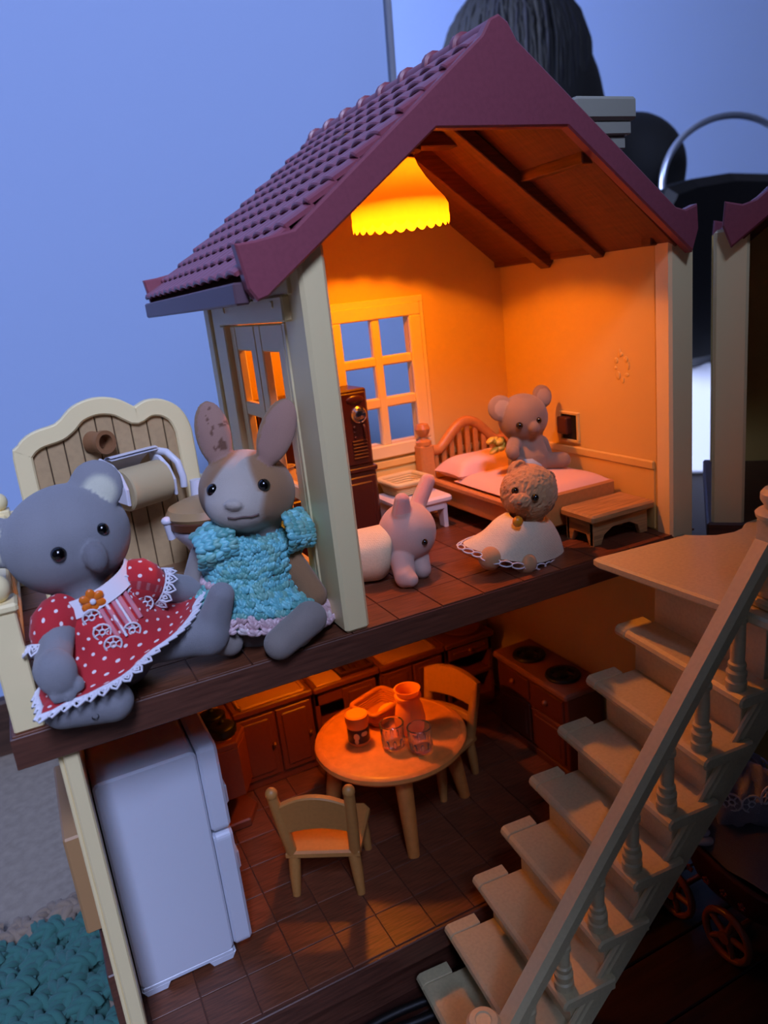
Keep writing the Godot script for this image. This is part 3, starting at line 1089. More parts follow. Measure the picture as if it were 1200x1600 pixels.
func low_table() -> void:
	var m := mat("stool_wood", Color(0.80, 0.62, 0.40), 0.45, {albedo = tex.wood, bump = tex.fine, height = 0.0012, per_cm = 0.25})
	var o := thing("low_table", "low pale wooden table at the foot of the bed", "table", V(14.9, 0, 10.4))
	var g := Geo.new()
	g.span(V(12.9, 1.15, 9.1), V(16.62, 1.55, 11.4), 0.1)
	part(g, "table_top", m, o)
	for z in [9.35, 11.0]:
		g = Geo.new()
		g.prism(PackedVector2Array([V2(13.15, 0), V2(13.6, 0), V2(13.8, 0.45), V2(14.3, 0.72), V2(15.3, 0.72), V2(15.8, 0.45), V2(15.95, 0), V2(16.4, 0), V2(16.4, 1.15), V2(13.15, 1.15)]), z - 0.13, z + 0.13, 0.03)
		part(g, "apron", m, o)
	for x in [13.25, 16.15]:
		g = Geo.new()
		g.prism(PackedVector2Array([V2(-9.3, 0), V2(-9.6, 0), V2(-9.8, 0.5), V2(-10.6, 0.5), V2(-10.8, 0), V2(-11.1, 0), V2(-11.1, 1.15), V2(-9.3, 1.15)]), x - 0.1, x + 0.15, 0.03, Basis(V(0, 0, -1), V(0, 1, 0), V(1, 0, 0)))
		part(g, "apron", m, o)

func weave_basket(called: String, label: String, mid: Vector3, w: float, d: float, h: float, turn: float, m: Material, rows: int) -> void:
	var o := thing(called, label, "basket", mid)
	var B := Basis(Vector3.UP, turn)
	var ring := func(y: float, s: float) -> Array:
		var q := []
		for k in 28:
			var a := TAU * k / 28.0
			var c := V(signf(cos(a)) * pow(absf(cos(a)), 0.28) * w / 2 * s, y, signf(sin(a)) * pow(absf(sin(a)), 0.28) * d / 2 * s)
			q.append(mid + B * c)
		return q
	var g := Geo.new()
	g.box(mid + V(0, 0.08, 0), V(w * 0.78, 0.12, d * 0.78), 0.04, B)
	part(g, "base", m, o)
	g = Geo.new()
	for k in rows:
		var s := float(k) / rows
		g.rod(ring.call(0.1 + h * s, 0.82 + 0.16 * s), h / rows * 0.5, 6, true)
	part(g, "woven_side", m, o)
	g = Geo.new()
	g.rod(ring.call(h, 1.0), 0.14, 8, true)
	part(g, "rim", m, o)

func upper_room() -> void:
	bed()
	low_table()
	lamp("ceiling_lamp", "glowing orange bell lampshade with scalloped rim under the roof", V(7.6, 14.75, 6.0), 0.022)
	# tall dark cabinet
	var dk := mat("cabinet_brown", Color(0.26, 0.105, 0.075), 0.32, {bump = tex.fine, height = 0.0012, per_cm = 0.8})
	var o := thing("cabinet", "tall dark brown cabinet with a round silver dial behind the front pillar", "cabinet", V(4.0, 0, 1.4))
	var g := Geo.new()
	g.span(V(0.95, 0, 0.25), V(6.75, 3.7, 2.5), 0.08)
	g.span(V(1.05, 3.7, 0.3), V(6.65, 7.75, 2.5), 0.08)
	g.span(V(0.95, 3.6, 0.25), V(6.8, 3.85, 2.6), 0.05)
	part(g, "body", dk, o)
	g = Geo.new()
	g.span(V(5.0, 4.0, 2.45), V(6.55, 7.6, 2.62), 0.06)
	g.ell(V(5.95, 7.25, 2.6), V(0.5, 0.22, 0.12))
	part(g, "panel", dk, o)
	for k in 2:
		g = Geo.new()
		var x := 4.9 - k * 1.9
		g.span(V(x, 0.3, 2.45), V(x + 1.75, 3.4, 2.6), 0.06)
		g.span(V(x + 0.25, 0.6, 2.55), V(x + 1.5, 3.1, 2.68), 0.08)
		part(g, "door", dk, o)
	g = Geo.new()
	g.span(V(1.2, 4.1, 2.45), V(4.8, 7.5, 2.6), 0.08)
	part(g, "door", dk, o)
	var chrome := mat("chrome", Color(0.75, 0.76, 0.8), 0.2, {metal = 1.0})
	g = Geo.new()
	g.lathe([V2(0, 0), V2(0.42, 0), V2(0.42, 0.1), V2(0.34, 0.16), V2(0.2, 0.12), V2(0.2, 0.34), V2(0, 0.36)], 22, V(6.05, 6.5, 2.6), Basis(V(1, 0, 0), V(0, 0, 1), V(0, -1, 0)))
	g.bar(V(5.85, 6.35, 2.9), V(6.3, 6.7, 2.9), 0.1, 0.1, 0.03, V(0, 0, 1))
	part(g, "dial", chrome, o, "silver dial")
	g = Geo.new()
	for k in 6: g.span(V(5.55, 4.3 + k * 0.17, 2.6), V(6.35, 4.39 + k * 0.17, 2.68), 0.02)
	part(g, "grille", dk, o)
	g = Geo.new()
	g.rod([V(6.25, 5.35, 2.62), V(6.25, 5.45, 2.75), V(6.25, 5.85, 2.75), V(6.25, 5.95, 2.62)], 0.07, 8)
	for k in 3: g.ell(V(5.75, 5.4 + k * 0.25, 2.62), V(0.09, 0.09, 0.08), Basis(), 8, 6)
	part(g, "handle", dk, o)
	# white stool table under the window and its basket
	var wh := mat("white_plastic", Color(0.86, 0.80, 0.78), 0.4, {bump = tex.fine, height = 0.001, per_cm = 1.0})
	o = thing("side_table", "white toy table with arched legs beneath the window", "table", V(8.9, 0, 2.2))
	g = Geo.new(); g.span(V(7.35, 1.35, 0.5), V(10.35, 1.75, 3.7), 0.12)
	part(g, "table_top", wh, o)
	for x in [7.6, 9.95]:
		g = Geo.new()
		g.prism(PackedVector2Array([V2(-0.7, 0), V2(-1.2, 0), V2(-1.4, 0.8), V2(-2.1, 1.1), V2(-2.8, 0.8), V2(-3.0, 0), V2(-3.5, 0), V2(-3.5, 1.4), V2(-0.7, 1.4)]), x - 0.12, x + 0.14, 0.04, Basis(V(0, 0, -1), V(0, 1, 0), V(1, 0, 0)))
		part(g, "leg", wh, o)
	g = Geo.new(); g.span(V(7.6, 1.0, 3.35), V(9.95, 1.4, 3.55), 0.05)
	part(g, "apron", wh, o)
	weave_basket("basket", "shallow cream woven basket on the white table beneath the window", V(8.85, 1.75, 1.35), 2.3, 2.3, 0.7, 0.05, mat("wicker_pale", Color(0.84, 0.76, 0.54), 0.6), 6)
	# white jug on the balcony side of the cabinet
	o = thing("jug", "small white jug seen through the balcony door", "jug", V(1.75, 3.2, 3.1))
	g = Geo.new()
	g.lathe([V2(0, 0), V2(0.42, 0), V2(0.6, 0.35), V2(0.62, 0.8), V2(0.5, 1.25), V2(0.46, 1.5), V2(0.55, 1.6), V2(0.47, 1.6), V2(0.38, 1.45), V2(0.4, 0.9), V2(0, 0.6)], 20, V(1.75, 3.2, 3.1))
	part(g, "body", mats.white_plastic, o)
	g = Geo.new(); g.rod([V(2.2, 4.5, 3.1), V(2.6, 4.4, 3.1), V(2.6, 3.8, 3.1), V(2.3, 3.6, 3.1)], 0.1, 8)
	part(g, "handle", mats.white_plastic, o)
	o = thing("shelf_stand", "small dark stand carrying the white jug behind the balcony door", "stand", V(1.75, 0, 3.1))
	g = Geo.new(); g.span(V(1.0, 2.9, 2.7), V(2.9, 3.2, 3.9), 0.06); g.span(V(1.2, 0, 2.8), V(2.7, 2.9, 3.6), 0.06)
	part(g, "body", dk, o)
	g = Geo.new(); g.span(V(1.3, 0.3, 3.55), V(2.6, 2.6, 3.7), 0.05)
	part(g, "door", dk, o)

# ---- balcony

func balcony() -> void:
	var cream: Material = mats.cream
	var wood := mat("fence_wood", Color(0.72, 0.60, 0.43), 0.5, {albedo = tex.soft, bump = tex.fine, height = 0.0015, per_cm = 0.3})
	var o := thing("garden_screen", "cloud topped plank screen in a cream frame at the back of the balcony", "screen", V(-5.6, 0, -0.6))
	var outl := []
	var pts := [V2(-9.05, 0.0), V2(-9.05, 6.4), V2(-8.9, 7.0), V2(-8.35, 7.4), V2(-7.4, 7.6), V2(-6.95, 7.85), V2(-6.4, 8.3), V2(-5.6, 8.5), V2(-4.8, 8.35), V2(-4.2, 7.95), V2(-3.9, 7.8), V2(-3.3, 8.05), V2(-2.7, 7.98), V2(-2.2, 7.6), V2(-1.95, 7.0), V2(-1.9, 6.4), V2(-1.9, 0.0)]
	for i in pts.size():
		outl.append(V(pts[i].x, pts[i].y, -0.6))
	# a smooth line through the outline
	var cv := Curve3D.new()
	for i in outl.size():
		var tg: Vector3 = (outl[mini(i + 1, outl.size() - 1)] - outl[maxi(i - 1, 0)]) / 6.0
		cv.add_point(outl[i], -tg, tg)
	cv.bake_interval = 0.25
	var baked := []
	for p in cv.get_baked_points():
		if baked.is_empty() or p.distance_to(baked[-1]) > 0.12: baked.append(p)
	var g := Geo.new()
	var rows := []
	var up := V(0, 0, 1)
	for i in baked.size():
		var d: Vector3 = (baked[mini(i + 1, baked.size() - 1)] - baked[maxi(i - 1, 0)]).normalized()
		var side := up.cross(d)
		var ring := PackedVector3Array()
		for q in [V2(-0.42, -0.2), V2(-0.42, 0.25), V2(-0.36, 0.33), V2(0.3, 0.33), V2(0.38, 0.25), V2(0.38, -0.2)]:
			ring.append(baked[i] - side * q.x + up * q.y - side * 0.0)
		rows.append(ring)
	for i in rows.size() - 1:
		for j in 6:
			var k := (j + 1) % 6
			var mid: Vector3 = (baked[i] + baked[i + 1]) / 2.0
			g.outface([rows[i][j], rows[i][k], rows[i + 1][k], rows[i + 1][j]], mid)
	part(g, "frame", cream, o)
	# planks, each cut to the outline above it
	var top := func(x: float) -> float:
		var best := 0.0
		for p in baked:
			if absf(p.x - x) < 0.25: best = maxf(best, p.y)
		return best
	g = Geo.new()
	var back := PackedVector2Array()
	for k in 19:
		var bx := -8.9 + k * 0.37
		back.append(V2(bx, top.call(bx) - 0.3))
	back.append(V2(-2.24, 0.1))
	back.append(V2(-8.9, 0.1))
	g.prism(back, -0.85, -0.7, 0.0)
	part(g, "backing", mat("groove_brown", Color(0.24, 0.17, 0.11), 0.7), o)
	for k in 9:
		var x0 := -8.75 + k * 0.755
		var x1 := x0 + 0.71
		g = Geo.new()
		g.prism(PackedVector2Array([V2(x0, 0.1), V2(x1, 0.1), V2(x1, top.call(x1) - 0.15), V2((x0 + x1) / 2, top.call((x0 + x1) / 2) - 0.15), V2(x0, top.call(x0) - 0.15)]), -0.72, -0.52, 0.03)
		part(g, "plank", wood, o)
	g = Geo.new()
	g.span(V(-9.3, 0, -1.6), V(-1.3, 0.3, 1.2), 0.08)
	part(g, "base", mat("base_tan", Color(0.55, 0.42, 0.30), 0.5), o)
	g = Geo.new()
	g.lathe([V2(0.5, 0), V2(0.46, 0.3), V2(0.42, 0.75), V2(0.54, 0.8), V2(0.54, 1.05), V2(0.36, 1.05), V2(0.32, 0.5), V2(0, 0.5)], 20, V(-6.05, 6.95, -0.5), Basis(V(1, 0, 0), V(0, 0, 1), V(0, -1, 0)) * Basis(V(0, 0, 1), -0.5))
	part(g, "pipe", mat("pipe_tan", Color(0.55, 0.38, 0.25), 0.45), o)
	# roll holder on the screen
	var wp := mat("white_blue", Color(0.84, 0.84, 0.88), 0.3)
	o = thing("roll_holder", "white bracket with curved arms hung on the plank screen", "bracket", V(-4.4, 3.9, 0.6))
	o.rotation.y = 0.45
	g = Geo.new()
	# the hood behind and two side cheeks
	var cheek := PackedVector2Array([V2(0, 0.0), V2(1.7, -0.2), V2(1.75, 0.55), V2(1.45, 1.2), V2(0.9, 1.65), V2(0.0, 1.9)])
	for x in [-5.7, -3.15]:
		g = Geo.new()
		var q := Geo.new()
		q.prism(cheek, -0.1, 0.1, 0.05)
		g.append(q, Transform3D(Basis(V(0, 0, 1), V(0, 1, 0), V(-1, 0, 0)), V(x, 4.35 if x < -5 else 4.2, -0.3)))
		part(g, "cheek", wp, o)
	g = Geo.new()
	var hood := []
	for i in 9:
		var a := lerpf(-0.2, 1.9, i / 8.0)
		var row := PackedVector3Array()
		for x in [-5.7, -5.0, -4.3, -3.6, -3.15]: row.append(V(x, 5.2 + sin(a) * 1.15, 0.35 + cos(a) * -0.75))
		hood.append(row)
	g.grid(hood, false, true)
	var hood2 := []
	for r in hood:
		var row := PackedVector3Array()
		for p in r: row.append(p + V(0, -0.12, 0.02))
		hood2.append(row)
	g.grid(hood2)
	part(g, "hood", wp, o)
	g = Geo.new()
	g.rod([V(-3.1, 6.1, 0.1), V(-2.95, 6.0, 0.9), V(-2.8, 5.5, 1.4), V(-2.75, 4.8, 1.55), V(-2.75, 4.3, 1.5)], 0.17, 10)
	part(g, "arm", wp, o)
	var roll := Geo.new()
	roll.lathe([V2(0.25, 0), V2(0.9, 0), V2(0.98, 0.06), V2(0.98, 2.1), V2(0.9, 2.16), V2(0.25, 2.16), V2(0.25, 0)], 26, V(-5.45, 4.75, 0.75), Basis(V(0, -1, 0), V(1, 0, 0), V(0, 0, 1)))
	var ro := single(roll, "paper_roll", mat("roll_beige", Color(0.74, 0.66, 0.50), 0.6, {rim = 0.2}), "beige roll in the white bracket on the plank screen", "roll", V(-4.4, 3.8, 0.75))
	ro.rotation.y = 0.45
	# toilet
	o = thing("toilet", "white toy toilet with a tan lid between the screen and the rabbit", "toilet", V(-2.2, 0, 3.2))
	g = Geo.new()
	var T := V(-2.15, 0, 3.3)
	g.lathe([V2(0, 0), V2(1.25, 0), V2(1.2, 0.3), V2(0.85, 0.9), V2(0.8, 1.3), V2(1.25, 2.2), V2(1.7, 2.75), V2(1.75, 3.0), V2(0, 3.0)], 26, T)
	part(g, "bowl", wp, o)
	g = Geo.new()
	g.span(T + V(-0.7, 2.4, -1.9), T + V(0.7, 3.9, -1.2), 0.15)
	g.rod([T + V(0, 3.8, -1.5), T + V(0, 4.75, -1.5)], [0.36, 0.28], 12)
	part(g, "hinge_post", wp, o)
	g = Geo.new()
	g.lathe([V2(0, 3.0), V2(1.75, 3.0), V2(1.85, 3.1), V2(1.85, 3.4), V2(1.75, 3.5), V2(0, 3.5)], 28, T)
	part(g, "seat", mat("seat_brown", Color(0.36, 0.20, 0.12), 0.4), o, "brown seat rim")
	g = Geo.new()
	g.lathe([V2(0, 3.45), V2(1.8, 3.45), V2(1.88, 3.6), V2(1.7, 3.9), V2(1.2, 4.1), V2(0, 4.2)], 28, T)
	part(g, "lid", mat("lid_tan", Color(0.66, 0.53, 0.36), 0.45), o)
	g = Geo.new()
	g.ell(T + V(-1.9, 3.55, 0.3), V(0.25, 0.2, 0.25))
	g.rod([T + V(-1.9, 3.5, 0.3), T + V(-1.8, 2.7, 0.2)], 0.18, 8)
	part(g, "knob", wp, o)

# ---- the toy animals

func flock(key: String, bump: Texture2D = null, height := 0.03, per := 0.9) -> StandardMaterial3D:
	return mat(key, Color.WHITE, 0.95, {vc = true, albedo = tex.speck, bump = bump if bump else tex.fine, height = height, per_cm = per, rim = 0.45, spec = 0.2})

func eyes(o: Node3D, list: Array) -> void:
	for q in list:
		var g := Geo.new()
		g.ell(q[0], V(q[1], q[1], q[1]), Basis(), 18, 12)
		part(g, "eye", mat("eye_black", Color(0.012, 0.012, 0.018), 0.12, {coat = 0.6}), o)

func smooth_rings(rings: Array, steps: int) -> Array:
	# [centre, half width to the side, half depth to the front] interpolated along the garment
	var out := []
	var m := rings.size()
	for i in m - 1:
		for s in steps:
			var t := float(s) / steps
			var q := []
			for k in 3:
				q.append(rings[i][k].cubic_interpolate(rings[i + 1][k], rings[maxi(i - 1, 0)][k], rings[mini(i + 2, m - 1)][k], t))
			out.append(q)
	out.append(rings[m - 1])
	return out

func garment(rings: Array, steps: int, segs: int, ruffle: float, folds: int, phase := 0.0) -> Array:
	# rows of points; folds deepen towards the hem
	var rows := []
	var fine := smooth_rings(rings, steps)
	for i in fine.size():
		var s := float(i) / (fine.size() - 1)
		var row := PackedVector3Array()
		for j in segs:
			var a := TAU * j / segs
			var k := 1.0 + ruffle * pow(s, 1.4) * (sin(a * folds + phase + s * 1.2) + 0.5 * sin(a * (folds * 1.7) + 1.3))
			row.append(fine[i][0] + (fine[i][1] * cos(a) + fine[i][2] * sin(a)) * k)
		rows.append(row)
	return rows

func thick(rows: Array, inward: float) -> Geo:
	# a cloth with an inner and an outer face and a closed hem
	var g := Geo.new()
	return thick_in(g, rows, inward)

func thick_in(g: Geo, rows: Array, inward: float) -> Geo:
	var inner := []
	for r in rows:
		var c := Vector3.ZERO
		for p in r: c += p
		c /= r.size()
		var q := PackedVector3Array()
		for p in r: q.append(p + (c - p).normalized() * inward)
		inner.append(q)
	var mid := Vector3.ZERO
	for p in rows[0]: mid += p
	mid /= rows[0].size()
	# which way is out
	var e: Vector3 = (rows[0][1] - rows[0][rows[0].size() - 1]).cross(rows[1][0] - rows[0][0])
	var flip: bool = e.dot(rows[0][0] - mid) < 0.0
	g.grid(rows, true, flip)
	g.grid(inner, true, not flip)
	g.grid([rows[rows.size() - 1], inner[inner.size() - 1]], true, flip)
	g.grid([inner[0], rows[0]], true, flip)
	return g

func lace(g: Geo, path: Array, drop: Array, pitch: float, r: float) -> void:
	# scalloped loops hanging along a path; drop gives the direction of hang at each point
	var run := 0.0
	var total := 0.0
	for i in path.size() - 1: total += path[i].distance_to(path[i + 1])
	var n := int(total / pitch)
	var cuts := []
	for k in n + 1:
		var want := total * k / n
		var acc := 0.0
		for i in path.size() - 1:
			var l: float = path[i].distance_to(path[i + 1])
			if acc + l >= want - 1e-6 or i == path.size() - 2:
				var t := clampf((want - acc) / maxf(l, 1e-6), 0.0, 1.0)
				cuts.append([path[i].lerp(path[i + 1], t), drop[i].lerp(drop[i + 1], t)])
				break
			acc += l
	for k in n:
		var a: Vector3 = cuts[k][0]
		var b: Vector3 = cuts[k + 1][0]
		var d: Vector3 = (cuts[k][1] + cuts[k + 1][1]).normalized()
		var h: float = (cuts[k][1].length() + cuts[k + 1][1].length()) / 2.0
		g.rod([a, a.lerp(b, 0.1) + d * h * 0.6, a.lerp(b, 0.5) + d * h, a.lerp(b, 0.9) + d * h * 0.6, b], r, 5)
		g.rod([a.lerp(b, 0.5), a.lerp(b, 0.3) + d * h * 0.35, a.lerp(b, 0.5) + d * h * 0.6, a.lerp(b, 0.7) + d * h * 0.35, a.lerp(b, 0.5)], r * 0.8, 5)
		g.rod([a, b], r, 5)
		g.rod([a + d * h * 0.25, b + d * h * 0.25], r * 0.7, 4)

func rosette(g: Geo, at: Vector3, turn: Basis, r: float) -> void:
	var ring := []
	for k in 14: ring.append(at + turn * V(cos(TAU * k / 14) * r, sin(TAU * k / 14) * r, 0))
	g.rod(ring, r * 0.13, 5, true)
	var small := []
	for k in 8: small.append(at + turn * V(cos(TAU * k / 8) * r * 0.35, sin(TAU * k / 8) * r * 0.35, 0.02))
	g.rod(small, r * 0.12, 5, true)
	for k in 6:
		var a := TAU * k / 6
		g.rod([at + turn * V(cos(a) * r * 0.35, sin(a) * r * 0.35, 0.01), at + turn * V(cos(a) * r, sin(a) * r, 0)], r * 0.09, 4)

func koala() -> void:
	var o := thing("toy_koala", "grey flocked toy koala in a red dress with white dots, at the left", "toy animal", V(-7.5, 0, 11.0))
	var prims := [
		["ell", V(-8.25, 5.30, 10.00), V(2.04, 1.84, 1.89), V(-13, -0, 13), 0.30, 0, 1],
		["ell", V(-7.62, 4.98, 11.85), V(0.36, 0.50, 0.40), V(-10, -1, 6), 0.15, 0, 3],
		["ell", V(-7.05, 6.93, 10.30), V(0.87, 0.91, 0.32), V(-23, -15, 11), 0.16, 0, 2],
		["ell", V(-10.38, 5.59, 9.60), V(0.80, 0.88, 0.29), V(-16, -36, 26), 0.18, 0, 2],
		["cap", V(-8.05, 3.9, 10.50), V(-7.48, 1.0, 10.70), 0.85, 1.1, 0.30, 0],
		["cap", V(-9.02, 3.15, 11.40), V(-9.60, 2.1, 12.90), 0.5, 0.56, 0.15, 0],
		["ell", V(-9.49, 2.12, 13.25), V(0.62, 0.72, 0.52), V(-16, -25, 4), 0.10, 0, 0],
		["ell", V(-9.62, 1.50, 13.5), V(0.22, 0.26, 0.22), V(-16, -25, 4), 0.04, 0, 0],
		["ell", V(-9.30, 1.46, 13.52), V(0.22, 0.26, 0.22), V(-16, -25, 4), 0.04, 0, 0],
		["ell", V(-9.0, 1.66, 13.48), V(0.22, 0.26, 0.22), V(-16, -25, 4), 0.04, 0, 0],
		["cap", V(-6.21, 3.19, 10.40), V(-4.10, 2.11, 9.60), 0.58, 0.52, 0.15, 0],
		["cap", V(-6.43, 1.40, 11.00), V(-4.86, 1.26, 11.40), 0.84, 0.72, 0.20, 0],
		["cap", V(-4.81, 1.29, 11.40), V(-4.54, 1.33, 11.60), 0.72, 0.72, 0.20, 0],
		["cap", V(-3.93, 2.66, 11.90), V(-4.55, 1.14, 11.60), 0.46, 0.65, 0.15, 0],
		["cap", V(-8.10, 0.95, 11.20), V(-8.75, 0.72, 12.60), 0.75, 0.62, 0.20, 0],
		["cap", V(-9.55, 0.76, 12.95), V(-8.10, 0.45, 12.85), 0.62, 0.64, 0.15, 0],
	]
	var grey := lin(0.60, 0.60, 0.62)
	var pale := lin(0.88, 0.87, 0.78)
	var dusk := lin(0.53, 0.52, 0.54)
	var paint := func(p: Vector3, n: Vector3, k: int) -> Color:
		if k == 2:
			var c: Vector3 = V(-7.05, 6.93, 10.30) + V(0.06, -0.12, 0.3) if p.x > -8.5 else V(-10.3, 5.5, 9.9)
			return grey.lerp(pale, clampf((0.62 - p.distance_to(c)) * 5.0, 0.0, 1.0) if n.z > 0.0 else 0.0)
		if k == 3: return dusk
		return grey
	part(body(prims, 0.1, paint), "body", flock("flock"), o)
	eyes(o, [[V(-8.65, 5.33, 11.80), 0.25], [V(-7.23, 5.75, 11.52), 0.21]])
	# the dress
	var dress := mat("red_dots", Color.WHITE, 0.85, {albedo = tex.dots, uv = V(16, 6.5, 1), bump = tex.weave, height = 0.004, rim = 0.3})
	var rings := [[V(-7.85, 3.68, 10.75), V(1.20, 0.36, -0.10), V(0.03, -0.07, 0.92)], [V(-7.68, 2.95, 10.85), V(1.50, 0.30, -0.28), V(-0.02, 0.03, 1.40)], [V(-7.56, 2.25, 11.05), V(1.66, 0.34, -0.45), V(-0.01, 0.04, 1.55)], [V(-7.44, 1.82, 11.45), V(2.28, 0.38, -0.92), V(-0.02, -0.14, 1.6)], [V(-7.33, 1.80, 11.7), V(2.92, 0.60, -1.30), V(-0.04, -0.24, 1.55)]]
	var rows := garment(rings, 6, 72, 0.055, 7, 0.6)
	var dp := part(thick(rows, 0.05), "dress", dress, o)
	# puffed sleeves
	var puff := func(a: Vector3, b: Vector3, c: Vector3, r: float) -> Geo:
		var g := Geo.new()
		g.us = V2(0.5, 0.46)
		g.rod([a, a.lerp(b, 0.5), b, b.lerp(c, 0.6), c], [r * 0.75, r * 1.05, r * 1.12, r * 1.0, r * 0.8], 18)
		return g
	part(puff.call(V(-8.75, 3.45, 11.0), V(-9.25, 3.05, 11.55), V(-9.55, 2.45, 11.95), 0.66), "sleeve", dress, dp)
	part(puff.call(V(-6.95, 3.65, 10.8), V(-6.40, 3.55, 10.9), V(-5.85, 3.20, 10.8), 0.72), "sleeve", dress, dp)
	var white := mat("lace_white", Color(0.88, 0.87, 0.90), 0.8, {rim = 0.3})
	# white collar band
	var g := Geo.new()
	var band := []
	for i in 3:
		var row := PackedVector3Array()
		for j in 48:
			var a := TAU * j / 48
			var s := i / 2.0
			row.append(V(-7.95, 4.0, 10.75).lerp(V(-7.83, 3.5, 10.8), s) + (V(1.28, 0.40, -0.1) * cos(a) + V(0.05, -0.12, 1.10) * sin(a)) * (1.0 + 0.14 * s))
		band.append(row)
	part(thick(band, 0.06), "collar", white, dp, "white collar band")
	# lace along the hem, the cuffs and the bib
	g = Geo.new()
	var hem: PackedVector3Array = rows[rows.size() - 1]
	var path := []
	var drop := []
	for j in 73:
		var p := hem[j % 72]
		path.append(p)
		drop.append((p - rows[rows.size() - 4][j % 72]).normalized() * 0.34 + V(0, 0, 0.03))
	lace(g, path, drop, 0.36, 0.045)
	part(g, "lace_hem", white, dp)
	for q in [[V(-9.57, 2.42, 11.97), V(-0.35, -0.8, 0.5), 0.66], [V(-5.80, 3.17, 10.8), V(0.85, -0.5, -0.1), 0.64]]:
		g = Geo.new()
		var d: Vector3 = q[1].normalized()
		var s := d.cross(V(0, 0, 1)).normalized()
		var w := d.cross(s)
		path = []; drop = []
		for k in 25:
			var a := TAU * k / 24
			path.append(q[0] + (s * cos(a) + w * sin(a)) * q[2])
			drop.append((d + (s * cos(a) + w * sin(a)) * 0.3) * 0.36)
		lace(g, path, drop, 0.32, 0.04)
		part(g, "lace_cuff", white, dp)
	g = Geo.new()
	var bib := Basis(V(0.93, 0.33, 0.0), V(-0.25, 0.93, 0.1), V(0.05, -0.1, 1.0)).orthonormalized()
	var spots := [V2(-0.78, 0.28), V2(-0.74, -0.2), V2(-0.66, -0.66), V2(0.60, 0.45), V2(0.72, -0.02), V2(0.78, -0.5), V2(0.02, -0.74)]
	var front := func(u: float, w: float) -> Vector3:
		var base := V(-7.32, 3.14, 10.8) + bib.x * u + bib.y * w
		# lie on the chest of the dress
		var best := 99.0
		var at := base
		for r in rows:
			for p in r:
				if p.z < 11.2: continue
				var d := V2(p.x, p.y).distance_to(V2(base.x, base.y))
				if d < best:
					best = d
					at = p
		return V(base.x, base.y, at.z + 0.06)
	for q in spots: rosette(g, front.call(q.x, q.y), bib, 0.27)
	for u in [-0.2, 0.12]:
		path = []
		for k in 7: path.append(front.call(u, 0.45 - k * 0.2))
		g.rod(path, 0.05, 5)
	part(g, "lace_bib", white, dp)
	g = Geo.new()
	for k in 5:
		path = []
		for i in 7: path.append(front.call(-0.42 + k * 0.22, 0.5 - i * 0.19) + V(0, 0, -0.02))
		g.rod(path, 0.09, 6, false, true, 0.5)
	part(g, "pleated_panel", mat("pink_pleat", Color(0.80, 0.50, 0.55), 0.85), dp, "pale pink pleats")
	# orange flower button
	g = Geo.new()
	var fc: Vector3 = front.call(-0.48, 0.70) + V(0, 0, 0.28)
	for k in 6:
		var a := TAU * k / 6 + 0.3
		g.ell(fc + bib * V(cos(a) * 0.24, sin(a) * 0.24, 0), V(0.19, 0.15, 0.08), bib * Basis(V(0, 0, 1), a), 12, 8)
	var fl := part(g, "flower_button", mat("orange_petal", Color(0.90, 0.46, 0.12), 0.35), dp, "orange flower button")
	g = Geo.new(); g.ell(fc + bib.z * 0.07, V(0.1, 0.1, 0.08))
	part(g, "pearl", white, fl)
	# mark on the sole of the hanging foot
	g = Geo.new(); g.lathe([V2(0.05, 0.0), V2(0.1, 0.0), V2(0.14, 0.05), V2(0.1, 0.1), V2(0.05, 0.06)], 14, V(-8.72, 0.45, 13.42), Basis(V(1, 0, 0), V(0, 0, 1), V(0, -1, 0)))
	part(g, "sole_plug", mat("sole_dark", Color(0.10, 0.09, 0.10), 0.6), o)

func crochet(rows: Array, colour: Callable, r: float) -> Geo:
	# rows of fat V stitches that follow the cloth
	var g := Geo.new()
	g.colored = true
	for i in rows.size() - 1:
		var m: int = rows[i].size()
		var c := Vector3.ZERO
		for p in rows[i]: c += p
		c /= m
		for j in m:
			var a: Vector3 = rows[i][j]
			var b: Vector3 = rows[i][(j + 1) % m]
			var lo: Vector3 = (rows[i + 1][j] + rows[i + 1][(j + 1) % m]) / 2.0
			var out := (a - c).normalized()
			var jit := V(rng.randf() - 0.5, rng.randf() - 0.5, rng.randf() - 0.5) * r * 0.7
			var lift := out * r * (0.3 + 0.9 * rng.randf())
			g.tint = colour.call(i, j, a)
			var u := lo.lerp(a, -0.12)
			# two strands of each leg, laid side by side like plied yarn
			for leg in [[a, u], [b, u]]:
				var e: Vector3 = leg[0].lerp(leg[1], 0.12) + lift + jit
				var f: Vector3 = leg[1] + out * r * 0.2 + jit
				var side: Vector3 = (f - e).cross(out).normalized() * r * 0.34
				g.pill(e + side, f + side * 0.4 + out * r * 0.1, r * 0.56, 5, 1.15)
				g.pill(e - side, f - side * 0.4, r * 0.56, 5, 1.15)
	return g

